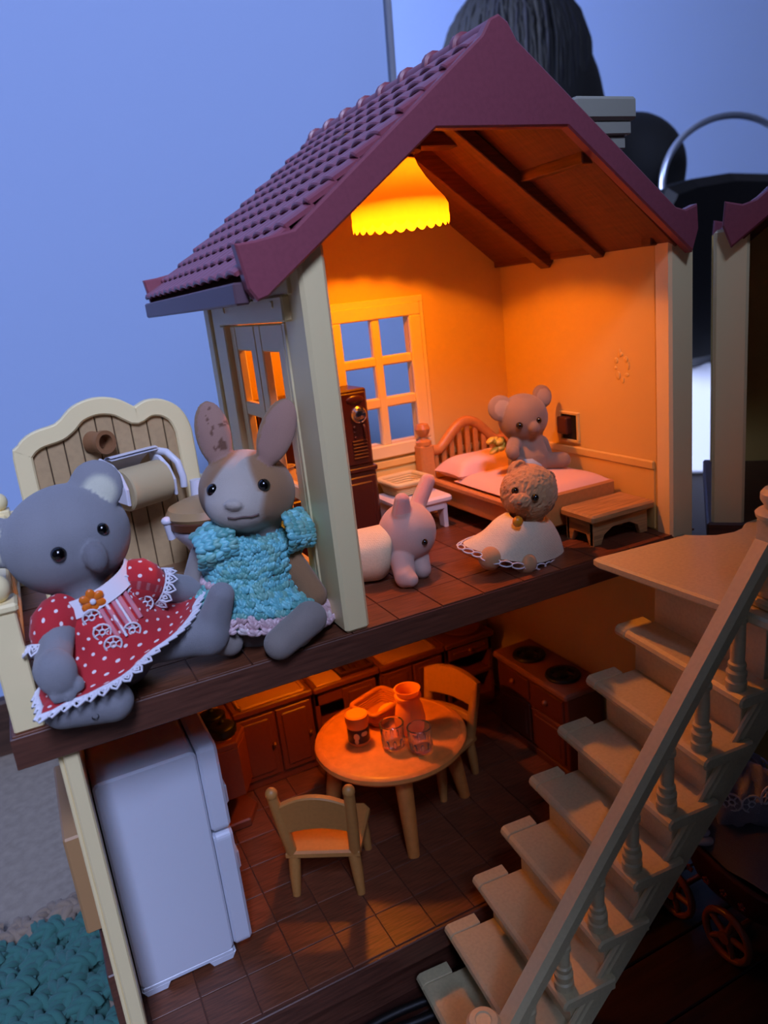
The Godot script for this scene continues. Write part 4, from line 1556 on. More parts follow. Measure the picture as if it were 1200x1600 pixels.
func rabbit() -> void:
	var o := thing("toy_rabbit", "tan and white flocked toy rabbit in an aqua crocheted dress by the front pillar", "toy animal", V(-2.0, 0, 10.4))
	var prims := [
		["ell", V(-1.78, 5.45, 9.30), V(1.81, 1.59, 1.69), V(-11, -34, -8), 0.30, 0, 1],
		["ell", V(-2.50, 5.16, 10.40), V(1.11, 0.79, 0.92), V(-11, -34, -8), 0.40, 0, 1],
		["ell", V(-2.84, 5.52, 11.22), V(0.31, 0.18, 0.20), V(-11, -34, -8), 0.15, 0, 1],
		["ell", V(-2.58, 7.75, 8.85), V(0.68, 1.28, 0.34), V(-22, -35, 14), 0.20, 0, 2],
		["ell", V(-0.56, 7.62, 10.15), V(0.68, 1.30, 0.34), V(-26, -29, -21), 0.20, 0, 2],
		["cap", V(-2.02, 3.68, 9.30), V(-2.18, 0.98, 9.80), 1.22, 1.67, 0.30, 0],
		["cap", V(-0.86, 2.84, 10.20), V(-0.26, 1.29, 10.80), 0.5, 0.52, 0.15, 3],
		["cap", V(-3.80, 3.32, 9.20), V(-4.59, 2.05, 9.80), 0.53, 0.52, 0.15, 0],
		["cap", V(-1.66, 0.64, 10.80), V(-1.47, 0.55, 11.80), 0.82, 0.66, 0.15, 0],
		["cap", V(-1.00, 1.04, 12.20), V(-2.30, 0.50, 12.40), 0.63, 0.57, 0.10, 0],
		["cap", V(-3.10, 1.05, 10.40), V(-4.07, 0.87, 11.20), 0.81, 0.64, 0.15, 0],
		["cap", V(-4.31, 1.14, 11.40), V(-3.82, 0.61, 11.40), 0.45, 0.46, 0.10, 0],
	]
	var tan := lin(0.66, 0.50, 0.36)
	var white := lin(0.80, 0.75, 0.70)
	var inner := lin(0.70, 0.54, 0.48)
	var stain := lin(0.38, 0.23, 0.15)
	var limb := lin(0.62, 0.58, 0.55)
	var B := eul(V(-11, -34, -8)).transposed()
	var ns := FastNoiseLite.new()
	ns.seed = 4
	ns.frequency = 2.2
	var paint := func(p: Vector3, n: Vector3, k: int) -> Color:
		if k == 1:
			var l := B * (p - V(-1.78, 5.45, 9.3))
			var w := 1.2 if l.y < 0.15 else lerpf(1.05, 0.36, clampf((l.y - 0.15) / 1.2, 0, 1))
			return tan.lerp(white, clampf((w - absf(l.x)) * 5.0, 0, 1) if l.z > 0 else 0.0)
		if k == 2:
			var c := tan
			if n.z > 0.45: c = inner
			if p.x < -1.6 and ns.get_noise_3dv(p) > 0.12 - (p.x + 2.5) * 0.25 and p.y > 7.2 and p.x > -2.75: c = c.lerp(stain, 0.75)
			return c
		if k == 3: return tan
		return limb
	part(body(prims, 0.09, paint), "body", flock("flock"), o)
	eyes(o, [[V(-3.19, 5.93, 10.06), 0.25], [V(-1.56, 5.93, 10.90), 0.24]])
	# muzzle line and nose
	var g := Geo.new()
	g.rod([V(-3.09, 5.11, 11.13), V(-2.89, 5.06, 11.26), V(-2.59, 5.08, 11.38), V(-2.31, 5.03, 11.41), V(-2.03, 5.06, 11.39)], 0.035, 6)
	part(g, "mouth", mat("mouth", Color(0.42, 0.34, 0.32), 0.9), o)
	# dress
	var rings := [[V(-2.10, 4.15, 9.50), V(1.0, -0.16, 0.0), V(-0.30, -0.10, 0.95)], [V(-2.0, 3.72, 9.45), V(1.75, -0.26, 0.0), V(-0.42, -0.12, 1.35)], [V(-2.05, 3.1, 9.5), V(1.75, -0.3, 0.0), V(-0.48, -0.08, 1.5)], [V(-2.17, 2.40, 9.6), V(1.72, -0.34, 0.0), V(-0.53, -0.02, 1.62)], [V(-1.99, 1.65, 9.9), V(2.48, -0.55, 0.0), V(-0.66, -0.02, 1.9)], [V(-1.80, 1.02, 10.0), V(3.05, -0.79, 0.0), V(-0.77, -0.15, 1.98)]]
	var cloth := garment(rings, 4, 46, 0.05, 5, 2.0)
	var knit := mat("yarn", Color.WHITE, 0.42, {vc = true, bump = tex.fine, height = 0.006, per_cm = 1.4, rim = 0.4, spec = 0.6})
	var aqua := [lin(0.42, 0.73, 0.76), lin(0.50, 0.80, 0.82), lin(0.36, 0.64, 0.62), lin(0.46, 0.70, 0.66)]
	var pink := [lin(0.86, 0.74, 0.76), lin(0.80, 0.66, 0.68), lin(0.88, 0.82, 0.82)]
	var last := cloth.size() - 2
	var colour := func(i: int, j: int, p: Vector3) -> Color:
		if i >= last - 2 and (i >= last - 1 or j % 9 < 6) and (j + 20) % 46 > 8: return pink[rng.randi() % 3]
		if i == last - 7 and j > 14 and j < 26: return pink[rng.randi() % 3]
		return aqua[rng.randi() % 4]
	g = crochet(cloth, colour, 0.17)
	g.tint = aqua[2]
	thick_in(g, cloth, 0.12)
	var dp := part(g, "crochet_dress", knit, o)
	# shoulder flaps
	for q in [[V(-2.9, 3.95, 10.0), V(-4.25, 3.75, 9.9), V(-3.1, 3.0, 10.7)], [V(-1.0, 3.95, 10.2), V(0.15, 3.7, 9.9), V(-0.7, 2.9, 10.6)]]:
		var rows := []
		for i in 6:
			var row := PackedVector3Array()
			for j in 10:
				var a := PI * 0.9 * j / 9.0 - 0.3
				var s := i / 5.0
				var m: Vector3 = q[0].lerp(q[1], s)
				row.append(m + V(0.0, cos(a) * lerpf(0.75, 0.55, s), sin(a) * lerpf(0.95, 0.8, s)))
			rows.append(row)
		g = Geo.new()
		g.colored = true
		for i in 5:
			for j in 9:
				g.tint = aqua[rng.randi() % 4]
				var a: Vector3 = rows[i][j]
				var c: Vector3 = (rows[i + 1][j] + rows[i + 1][j + 1]) / 2.0
				var out: Vector3 = (a - q[0].lerp(q[1], i / 5.0)).normalized() * 0.17 * rng.randf()
				g.pill(a + out, c + out, 0.12, 5, 1.15)
				g.pill(rows[i][j + 1] + out, c + out, 0.12, 5, 1.15)
		g.tint = aqua[2]
		g.grid(rows)
		part(g, "shoulder_flap", knit, dp)

func wrap_cloth(key: String, color: Color) -> StandardMaterial3D:
	return mat(key, color, 0.95, {bump = tex.weave, height = 0.012, per_cm = 0.9, albedo = tex.soft, rim = 0.35})

func baby_rabbit() -> void:
	var o := thing("toy_rabbit", "small pinkish toy rabbit crawling in a cream wrap beside the front pillar", "toy animal", V(4.6, 0, 8.4))
	var prims := [
		["ell", V(5.26, 1.90, 8.20), V(1.26, 1.35, 1.29), V(15, 16, -21), 0.20, 0, 1],
		["cap", V(6.05, 2.89, 7.90), V(6.84, 3.79, 7.60), 0.37, 0.34, 0.10, 2],
		["cap", V(4.92, 3.00, 8.60), V(4.93, 3.53, 8.70), 0.44, 0.33, 0.12, 2],
		["cap", V(4.51, 1.14, 8.00), V(3.3, 0.8, 7.20), 0.75, 0.85, 0.30, 0],
		["cap", V(4.53, 0.96, 8.90), V(4.32, 0.48, 9.50), 0.52, 0.46, 0.10, 0],
		["cap", V(5.50, 0.75, 8.60), V(5.42, 0.34, 9.00), 0.48, 0.39, 0.10, 0],
		["cap", V(4.42, 0.37, 9.80), V(4.27, 0.35, 9.50), 0.32, 0.38, 0.08, 0],
	]
	var pinkish := lin(0.84, 0.72, 0.67)
	var inner := lin(0.88, 0.66, 0.62)
	var paint := func(p: Vector3, n: Vector3, k: int) -> Color:
		if k == 2 and n.z > 0.4 and p.y > 3.0: return inner
		return pinkish
	part(body(prims, 0.07, paint), "body", flock("flock"), o)
	eyes(o, [[V(5.42, 1.72, 9.44), 0.15], [V(6.40, 1.95, 8.62), 0.15]])
	var rings := [[V(4.5, 1.33, 8.15), V(0.1, 0.78, 0.1), V(0.42, -0.05, -0.72)], [V(4.42, 1.3, 8.1), V(0.1, 1.0, 0.1), V(0.5, -0.05, -0.92)], [V(4.1, 1.2, 7.9), V(0.1, 1.22, 0.1), V(0.62, -0.05, -1.12)], [V(3.6, 1.12, 7.55), V(0.0, 1.2, 0.1), V(0.6, 0.0, -1.15)], [V(2.9, 1.05, 7.15), V(-0.1, 1.12, 0.05), V(0.55, 0, -1.05)], [V(2.3, 0.98, 6.8), V(-0.15, 0.85, 0.0), V(0.4, 0, -0.75)], [V(2.05, 0.95, 6.65), V(-0.05, 0.3, 0.0), V(0.15, 0, -0.3)]]
	var rows := garment(rings, 4, 36, 0.05, 5)
	part(thick(rows, 0.08), "wrap", wrap_cloth("wrap_cream", Color(0.86, 0.80, 0.66)), o, "cream cloth wrap")

func bear() -> void:
	var o := thing("toy_bear", "curly tan toy bear in a cream cape with a yellow button at the floor's edge", "toy animal", V(9.5, 0, 10.4))
	var prims := [
		["ell", V(10.41, 3.01, 10.20), V(1.24, 1.24, 1.18), V(-16, -33, -12), 0.20, 0, 1],
		["ell", V(9.23, 3.05, 11.20), V(0.46, 0.35, 0.35), V(-16, -33, -12), 0.15, 0, 1],
		["ell", V(10.11, 3.99, 10.00), V(0.45, 0.48, 0.25), V(-16, -33, -12), 0.10, 0, 2],
		["ell", V(11.52, 3.27, 10.00), V(0.46, 0.49, 0.26), V(-16, -33, -12), 0.10, 0, 2],
		["cap", V(10.25, 1.67, 10.10), V(9.6, 0.75, 10.30), 0.66, 0.72, 0.30, 0],
		["cap", V(8.19, 0.75, 10.40), V(7.66, 0.84, 11.00), 0.55, 0.51, 0.10, 0],
		["cap", V(9.44, 0.28, 10.60), V(9.19, 0.32, 11.40), 0.56, 0.47, 0.10, 0],
	]
	var tan := lin(0.84, 0.66, 0.48)
	var dark := lin(0.68, 0.50, 0.36)
	var nz := FastNoiseLite.new()
	nz.seed = 12
	nz.frequency = 2.4
	nz.fractal_octaves = 2
	nz.noise_type = FastNoiseLite.TYPE_SIMPLEX
	nz.domain_warp_enabled = true
	nz.domain_warp_amplitude = 0.5
	nz.domain_warp_frequency = 1.5
	var curl := func(p: Vector3) -> float: return (0.06 * (1.0 - 2.0 * absf(nz.get_noise_3dv(p))) - 0.03) if p.y > 1.7 else 0.0
	var paint := func(p: Vector3, n: Vector3, k: int) -> Color:
		if k == 2 and n.z > 0.5: return dark
		return tan
	part(body(prims, 0.06, paint, curl), "body", flock("flock"), o)
	eyes(o, [[V(9.36, 3.38, 10.68), 0.16], [V(9.93, 3.07, 11.30), 0.16]])
	var g := Geo.new()
	g.ell(V(8.98, 3.05, 11.48), V(0.11, 0.08, 0.08), eul(V(-16, -33, -12)), 10, 7)
	part(g, "nose", mat("nose_tan", Color(0.50, 0.32, 0.22), 0.7), o)
	var rings := [[V(10.25, 1.98, 10.2), V(0.98, -0.33, 0.0), V(-0.60, -0.02, 0.76)], [V(10.1, 1.65, 10.2), V(1.5, -0.45, 0.1), V(-0.85, -0.02, 1.05)], [V(9.85, 1.15, 10.25), V(1.9, -0.55, 0.2), V(-0.95, -0.01, 1.2)], [V(9.45, 0.68, 10.3), V(2.3, -0.80, 0.3), V(-1.0, -0.02, 1.25)]]
	var rows := garment(rings, 6, 56, 0.05, 4, 1.0)
	var cp := part(thick(rows, 0.07), "cape", wrap_cloth("cape_cream", Color(0.88, 0.83, 0.72)), o, "cream cape")
	g = Geo.new()
	var hem: PackedVector3Array = rows[rows.size() - 1]
	var k := 0
	while k < 56:
		# long open loops threaded along the hem
		var a := hem[k % 56]
		var b := hem[(k + 2) % 56]
		var m := (a + b) / 2.0
		var d: Vector3 = (a - rows[rows.size() - 4][k % 56]).normalized()
		var out := (m - V(9.35, 0.62, 10.2)).normalized() * 0.06
		var loop := []
		for q in 10:
			var t := TAU * q / 10
			loop.append(m + out + (b - a) * 0.58 * cos(t) + d * (0.16 + 0.13 * sin(t)))
		g.rod(loop, 0.035, 5, true)
		k += 2
	part(g, "lace_trim", mats.lace_white, cp)
	g = Geo.new(); g.ell(V(8.98, 2.22, 11.28), V(0.24, 0.24, 0.2))
	part(g, "button", mat("yellow_button", Color(0.85, 0.55, 0.12), 0.35), cp, "yellow ball button")

func baby_koala() -> void:
	var o := thing("toy_koala", "small toy koala in a pale blue nappy sitting on the bed", "toy animal", V(13.9, 2.4, 5.5))
	var prims := [
		["ell", V(13.94, 5.26, 5.20), V(1.27, 1.23, 1.20), V(-8, -12, -2), 0.20, 0, 1],
		["ell", V(13.77, 4.91, 6.30), V(0.29, 0.32, 0.29), V(-8, -12, -2), 0.10, 0, 1],
		["ell", V(12.76, 5.92, 5.00), V(0.64, 0.67, 0.26), V(-16, -25, 2), 0.10, 0, 2],
		["ell", V(15.51, 6.10, 4.80), V(0.56, 0.60, 0.26), V(-15, -4, -4), 0.10, 0, 2],
		["cap", V(14.13, 3.99, 5.10), V(14.00, 3.11, 5.40), 0.89, 1.05, 0.20, 0],
		["cap", V(13.1, 4.1, 5.50), V(12.4, 4.0, 6.30), 0.36, 0.33, 0.08, 0],
		["ell", V(12.25, 3.95, 6.55), V(0.33, 0.36, 0.3), V(-16, -25, -6), 0.05, 0, 0],
		["cap", V(15.05, 3.75, 5.10), V(15.10, 2.97, 5.40), 0.40, 0.40, 0.08, 0],
		["cap", V(13.1, 3.05, 5.80), V(12.1, 3.05, 6.90), 0.44, 0.42, 0.08, 0],
		["cap", V(14.3, 3.0, 5.80), V(15.3, 3.0, 6.50), 0.46, 0.40, 0.08, 0],
	]
	var fur := lin(0.64, 0.55, 0.48)
	var pale := lin(0.74, 0.66, 0.58)
	var paint := func(p: Vector3, n: Vector3, k: int) -> Color:
		if k == 2 and n.z > 0.55:
			var c := V(12.76, 5.92, 5.2) if p.x < 14 else V(15.51, 6.10, 5.0)
			if p.distance_to(c) < 0.42: return pale
		return fur
	part(body(prims, 0.07, paint), "body", flock("flock"), o)
	eyes(o, [[V(13.10, 5.09, 6.05), 0.18], [V(14.02, 5.23, 6.38), 0.16]])
	var rings := [[V(14.05, 3.42, 5.3), V(1.05, 0.0, -0.1), V(-0.3, -0.05, 1.02)], [V(14.02, 3.1, 5.4), V(1.14, 0.0, -0.1), V(-0.32, -0.12, 1.12)], [V(14.0, 2.75, 5.45), V(1.0, 0.0, -0.1), V(-0.3, -0.1, 1.0)]]
	part(thick(garment(rings, 4, 36, 0.02, 4), 0.06), "nappy", wrap_cloth("nappy_blue", Color(0.66, 0.74, 0.78)), o, "pale blue nappy")
	var g := Geo.new()
	for q in [[V(13.0, 4.1, 4.6), V(12.1, 4.3, 4.7)], [V(13.0, 3.95, 4.6), V(12.25, 3.75, 4.7)]]:
		for k in 6:
			var s := k / 5.0
			g.ell(q[0].lerp(q[1], s) + V(0, 0.07 * (k % 2), 0.1 * (k % 3)), V(0.28, 0.2 - 0.06 * s, 0.2), Basis(V(0, 0, 1), 0.5 * (k % 2)), 8, 6)
	part(g, "ribbon", mat("ribbon_yellow", Color(0.86, 0.70, 0.25), 0.45), o, "crumpled yellow ribbon")

# ---- lower room

const FLOOR := -14.8

func toy_chair(label: String, at: Vector3, yaw: float, crest: bool) -> void:
	var m := mat("chair_tan", Color(0.72, 0.50, 0.26), 0.45, {albedo = tex.soft, bump = tex.fine, height = 0.0012, per_cm = 0.5})
	var o := thing("dining_chair", label, "chair", at, "toy chairs at the round table")
	O = Vector3.ZERO
	o.basis = Basis(Vector3.UP, yaw)
	var g := Geo.new()
	g.prism(PackedVector2Array([V2(-1.75, -1.6), V2(1.75, -1.6), V2(1.9, 1.5), V2(1.6, 1.9), V2(-1.6, 1.9), V2(-1.9, 1.5)]), 2.05, 2.45, 0.1, Basis(V(1, 0, 0), V(0, 0, 1), V(0, -1, 0)), V(0, 4.5, 0))
	part(g, "seat", m, o)
	for s in [V2(-1, 1), V2(1, 1), V2(-1, -1), V2(1, -1)]:
		g = Geo.new()
		g.rod([V(s.x * 1.42, 2.1, s.y * 1.3), V(s.x * 1.5, 1.0, s.y * 1.42), V(s.x * 1.55, 0, s.y * 1.5)], [0.3, 0.27, 0.2], 10)
		part(g, "leg", m, o)
	for s in [-1, 1]:
		g = Geo.new()
		var a := V(s * 1.5, 2.3, -1.35)
		var b := V(s * 1.75, 5.9, -2.1) if not crest else V(s * 1.68, 5.2, -1.95)
		g.rod([a, a.lerp(b, 0.5), b], [0.27, 0.29, 0.25], 12)
		if not crest: g.ell(b + V(0, 0.12, 0), V(0.29, 0.32, 0.29))
		part(g, "back_post", m, o)
	var back := func(y0: float, y1: float, arch: float, sag: float, wide: float) -> Geo:
		var q := Geo.new()
		var poly := PackedVector2Array()
		for k in 13:
			var s := -1.0 + k / 6.0
			poly.append(V2(s * (wide + 0.05), y1 + arch * (1 - s * s)))
		for k in 13:
			var s := 1.0 - k / 6.0
			poly.append(V2(s * wide, y0 + sag * (1 - s * s)))
		var lean := Basis(V(1, 0, 0), -0.2)
		q.prism(poly, -0.16 if not crest else -0.22, 0.16 if not crest else 0.22, 0.06, lean, V(0, 2.3, -1.37))
		return q
	part(back.call(1.35 if not crest else 1.85, 3.1 if not crest else 3.35, 0.5, 0.3, 1.5 if not crest else 1.85), "backrest", m, o)
	if crest: part(back.call(0.95, 1.35, 0.2, 0.2, 1.5), "back_slat", m, o)

func glass_cup(at: Vector3, label: String, s: float) -> void:
	var o := thing("glass", label, "glass", at, "clear tumblers on the round table")
	var g := Geo.new()
	g.lathe([V2(0, 0), V2(0.5 * s, 0), V2(0.58 * s, 0.1), V2(0.6 * s, 0.7 * s), V2(0.64 * s, 1.35 * s), V2(0.60 * s, 1.4 * s), V2(0.55 * s, 1.35 * s), V2(0.50 * s, 0.7 * s), V2(0.46 * s, 0.28), V2(0, 0.25)], 28, at)
	part(g, "cup", mats.glass, o)
	g = Geo.new()
	for k in 10:
		var a := TAU * k / 10
		g.ell(at + V(cos(a) * 0.59 * s, 0.45 * s, sin(a) * 0.59 * s), V(0.1, 0.22 * s, 0.05), Basis(Vector3.UP, -a + PI / 2), 8, 6)
	part(g, "facet", mats.glass, o)

func counter(called: String, label: String, x0: float, x1: float, z1: float, doors: Array, niche: bool) -> Node3D:
	var br := mat("kitchen_brown", Color(0.46, 0.22, 0.12), 0.4, {albedo = tex.soft, bump = tex.fine, height = 0.0012, per_cm = 0.5})
	var o := thing(called, label, "kitchen cabinet", V((x0 + x1) / 2, FLOOR, -3.0), "")
	var g := Geo.new()
	if niche:
		g.span(V(x0, FLOOR, -4.25), V(x1, FLOOR + 0.9, z1), 0.05)
		g.span(V(x0, FLOOR + 2.3, -4.25), V(x1, FLOOR + 2.6, z1), 0.05)
		g.span(V(x0, FLOOR, -4.25), V(x0 + 0.3, -9.9, z1), 0.05)
		g.span(V(x1 - 0.3, FLOOR, -4.25), V(x1, -9.9, z1), 0.05)
		g.span(V(x0, FLOOR, -4.28), V(x1, -9.9, -4.1), 0.02)
		g.span(V(x0, -10.9, -4.25), V(x1, -9.9, z1), 0.05)
	else:
		g.span(V(x0, FLOOR, -4.25), V(x1, -9.9, z1), 0.06)
	part(g, "body", br, o)
	g = Geo.new()
	g.span(V(x0 - 0.06, -9.95, -4.28), V(x1 + 0.06, -9.55, z1 + 0.3), 0.08)
	part(g, "worktop", br, o)
	for d in doors:
		g = Geo.new()
		g.span(V(d[0], d[2], z1 - 0.05), V(d[1], d[3], z1 + 0.14), 0.05)
		g.span(V(d[0] + 0.3, d[2] + 0.3, z1 + 0.08), V(d[1] - 0.3, d[3] - 0.3, z1 + 0.2), 0.07)
		var dp := part(g, "door" if d[3] - d[2] > 1.2 else "drawer", br, o)
		g = Geo.new()
		g.ell(V(d[1] - 0.22 if d[3] - d[2] > 1.2 else (d[0] + d[1]) / 2, (d[2] + d[3]) / 2, z1 + 0.28), V(0.13, 0.13, 0.13), Basis(), 10, 7)
		part(g, "knob", mat("brass", Color(0.75, 0.52, 0.25), 0.3, {metal = 0.8}), dp)
	return o

func basin(o: Node3D, x0: float, x1: float, z0: float, z1: float, m: Material) -> void:
	var g := Geo.new()
	g.span(V(x0, -9.6, z0), V(x1, -9.45, z0 + 0.22), 0.05)
	g.span(V(x0, -9.6, z1 - 0.22), V(x1, -9.45, z1), 0.05)
	g.span(V(x0, -9.6, z0), V(x0 + 0.22, -9.45, z1), 0.05)
	g.span(V(x1 - 0.22, -9.6, z0), V(x1, -9.45, z1), 0.05)
	g.span(V(x0 + 0.1, -9.58, z0 + 0.1), V(x1 - 0.1, -9.52, z1 - 0.1), 0.02)
	part(g, "basin", m, o)

func burner(o: Node3D, at: Vector3) -> void:
	var g := Geo.new()
	var bl := mat("black_iron", Color(0.03, 0.028, 0.03), 0.35)
	g.lathe([V2(0.62, 0), V2(0.95, 0), V2(1.0, 0.1), V2(0.95, 0.2), V2(0.7, 0.22), V2(0.62, 0.1), V2(0.62, 0)], 26, at)
	g.lathe([V2(0, 0), V2(0.32, 0), V2(0.32, 0.16), V2(0.2, 0.2), V2(0, 0.2)], 16, at)
	for k in 4:
		g.box(at + Basis(Vector3.UP, k * PI / 2 + 0.4) * V(0.5, 0.16, 0), V(0.7, 0.1, 0.14), 0.03, Basis(Vector3.UP, k * PI / 2 + 0.4))
	part(g, "burner", bl, o)

func lower_room() -> void:
	mat("glass", Color(1, 0.98, 0.95, 0.03), 0.04).refraction_enabled = true
	mats.glass.transparency = BaseMaterial3D.TRANSPARENCY_ALPHA
	mats.glass.refraction_scale = 0.05
	lamp("ceiling_lamp", "orange bell lampshade hanging below the upper floor over the round table", V(3.6, -4.6, 3.4), 0.0065)
	# fridge
	var wh := mat("fridge_white", Color(0.80, 0.815, 0.86), 0.28, {bump = tex.fine, height = 0.002, per_cm = 0.6})
	var o := thing("fridge", "tall white toy fridge standing against the left wall of the lower room", "fridge", V(-7.2, FLOOR, 6.8))
	var g := Geo.new()
	g.prism(g.rounded(-9.4, -14.3, -5.45, -4.5, 0.3), 4.4, 9.0, 0.09)
	part(g, "body", wh, o)
	for q in [[-8.52, -4.5], [-14.25, -8.6]]:
		g = Geo.new()
		g.prism(g.rounded(4.42, minf(q[0], q[1]), 8.98, maxf(q[0], q[1]), 0.3), -5.42, -4.6, 0.12, Basis(V(0, 0, -1), V(0, 1, 0), V(1, 0, 0)) * Basis(V(-1, 0, 0), V(0, 1, 0), V(0, 0, -1)), V(-10.02, 0, 0))
		var dp := part(g, "door", wh, o)
		g = Geo.new()
		var hy: float = q[0] + 1.2 if q[0] > -10 else q[1] - 2.0
		g.span(V(-4.72, hy - 0.5, 7.6), V(-4.42, hy + 0.5, 8.4), 0.12)
		part(g, "handle", wh, dp)
	g = Geo.new()
	g.span(V(-9.35, -14.5, 4.5), V(-5.5, -14.28, 8.95), 0.04)
	part(g, "plinth", wh, o)
	for x in [-8.8, -6.0]:
		for z in [5.0, 8.5]:
			g = Geo.new()
			g.prism(PackedVector2Array([V2(x - 0.6, 0.32), V2(x + 0.6, 0.32), V2(x + 0.42, 0), V2(x - 0.42, 0)]), z - 0.4, z + 0.42, 0.03, Basis(), V(0, FLOOR, 0))
			part(g, "foot", wh, o)
	# round table
	var tan := mat("table_tan", Color(0.80, 0.50, 0.24), 0.42, {albedo = tex.mottle, bump = tex.fine, height = 0.002, per_cm = 0.28})
	var C := V(5.0, FLOOR, 4.25)
	o = thing("round_table", "round tan dining table in the middle of the lower room", "table", C)
	g = Geo.new()
	g.lathe([V2(0, 4.2), V2(3.7, 4.2), V2(3.95, 4.28), V2(4.05, 4.42), V2(4.0, 4.6), V2(3.85, 4.7), V2(3.7, 4.7), V2(3.66, 4.66), V2(0, 4.66)], 48, C)
	part(g, "table_top", tan, o)
	for k in 4:
		var a := atan2(3.65, -1.05) + k * PI / 2
		g = Geo.new()
		g.rod([C + V(cos(a) * 2.9, 4.25, sin(a) * 2.9), C + V(cos(a) * 3.35, 2.0, sin(a) * 3.35), C + V(cos(a) * 3.7, 0, sin(a) * 3.7)], [0.46, 0.4, 0.3], 14)
		part(g, "leg", tan, o)
	toy_chair("tan dining chair with its back to the viewer in front of the round table", V(0.18, FLOOR, 6.5), deg_to_rad(148.6), false)
	toy_chair("tan dining chair with arched back on the far right side of the round table", V(8.2, FLOOR, 3.0), deg_to_rad(-68.3), true)
	var T := -10.1
	# things on the table
	o = thing("cup", "orange printed lidded cup on the round table", "cup", V(3.35, T, 4.0))
	g = Geo.new()
	g.lathe([V2(0, 0), V2(0.5, 0), V2(0.56, 0.1), V2(0.56, 1.2), V2(0.5, 1.2), V2(0, 1.2)], 26, V(3.35, T, 4.0))
	var orange := mat("cup_orange", Color(0.90, 0.50, 0.22), 0.35)
	part(g, "cup_body", orange, o)
	g = Geo.new()
	g.lathe([V2(0, 1.2), V2(0.6, 1.2), V2(0.62, 1.3), V2(0.60, 1.62), V2(0.52, 1.68), V2(0, 1.68)], 26, V(3.35, T, 4.0))
	part(g, "lid", orange, o)
	g = Geo.new()
	g.lathe([V2(0.565, 0.2), V2(0.575, 0.22), V2(0.575, 0.95), V2(0.565, 0.97)], 26, V(3.35, T, 4.0))
	var lb := part(g, "label_band", mat("label_dark", Color(0.25, 0.09, 0.05), 0.4), o)
	g = Geo.new()
	for q in [[-0.55, 0.72, 0.13, 0.13], [-0.35, 0.72, 0.13, 0.13], [0.3, 0.62, 0.16, 0.2], [0.34, 0.36, 0.11, 0.16]]:
		var a: float = q[0] + PI / 2 + 0.28
		g.ell(V(3.35 + cos(a) * 0.575, T + q[1], 4.0 + sin(a) * 0.575), V(q[2], q[3], 0.02), Basis(Vector3.UP, -a + PI / 2), 10, 6)
	part(g, "print", mat("print_pale", Color(0.92, 0.66, 0.40), 0.4), lb, "pale printed shapes")
	weave_basket("basket", "square orange lit woven basket on the round table", V(5.35, T, 2.3), 2.5, 2.0, 0.85, 0.35, mat("wicker_orange", Color(0.72, 0.42, 0.22), 0.55), 7)
	var bread := Geo.new()
	bread.ell(V(5.75, T + 0.35, 2.5), V(0.62, 0.22, 0.4), Basis(Vector3.UP, 0.4))
	bread.ell(V(5.35, T + 0.3, 2.75), V(0.35, 0.2, 0.28), Basis(Vector3.UP, -0.4))
	single(bread, "bread", mat("bread", Color(0.92, 0.70, 0.36), 0.7, {bump = tex.fine, height = 0.01, per_cm = 0.8}), "small yellow loaf inside the basket on the round table", "bread", V(5.6, T + 0.14, 2.55))
	o = thing("jug", "translucent carafe with a wide neck on the round table", "jug", V(6.05, T, 4.7))
	g = Geo.new()
	var J := V(6.05, T, 4.7)
	g.lathe([V2(0, 0), V2(0.62, 0), V2(0.76, 0.2), V2(0.82, 0.75), V2(0.72, 1.4), V2(0.56, 1.85), V2(0.55, 2.1), V2(0.66, 2.45), V2(0.70, 2.5), V2(0.62, 2.5), V2(0.47, 2.1), V2(0.46, 1.85), V2(0.62, 1.4), V2(0.70, 0.75), V2(0.64, 0.3), V2(0, 0.2)], 30, J)
	part(g, "vessel", mat("jug_plastic", Color(0.95, 0.62, 0.36), 0.3, {back = Color(0.9, 0.7, 0.5)}), o)
	g = Geo.new()
	g.lathe([V2(0.56, 0), V2(0.70, 0.03), V2(0.70, 0.14), V2(0.56, 0.18)], 26, J + V(0, 2.0, 0))
	part(g, "collar", mats.jug_plastic, o)
	glass_cup(V(4.62, T, 5.45), "clear tumbler on the round table nearest the orange cup", 1.0)
	glass_cup(V(5.6, T, 6.55), "clear tumbler in front of the carafe on the round table", 0.98)
	# kitchen along the back wall
	var panel := mat("panel_tan", Color(0.78, 0.58, 0.38), 0.45)
	var steel := mat("sink_pink", Color(0.72, 0.52, 0.42), 0.3)
	o = counter("kitchen_cabinet", "brown sink cabinet with two doors, left of the dish rack cabinet", -1.75, 2.95, -2.1, [[-1.6, 0.55, -14.2, -10.2], [0.7, 2.8, -14.2, -10.2]], false)
	basin(o, -1.4, 2.7, -4.0, -2.0, panel)
	o = counter("kitchen_cabinet", "brown corner cabinet with an open niche carrying the dish rack", 3.1, 7.3, -2.0, [[4.9, 7.1, -11.8, -10.2]], true)
	g = Geo.new(); g.span(V(3.3, -9.58, -3.9), V(4.9, -9.48, -1.85), 0.03)
	part(g, "worktop_panel", panel, o)
	o = counter("kitchen_cabinet", "brown sink cabinet with a pinkish basin behind the carafe", 7.45, 11.9, -2.0, [[7.6, 9.6, -14.2, -10.2], [9.75, 11.75, -14.2, -10.2]], false)
	basin(o, 7.7, 11.4, -3.9, -1.85, steel)
	o = counter("kitchen_cabinet", "brown cabinet with a knobbed drawer over an open niche, right of the sinks", 12.05, 15.6, -2.0, [[12.3, 15.3, -10.85, -10.0]], true)
	# hexagonal hob on the left
	o = thing("hob_cabinet", "six sided brown hob cabinet between the fridge and the sink", "kitchen cabinet", V(-3.6, FLOOR, -1.6))
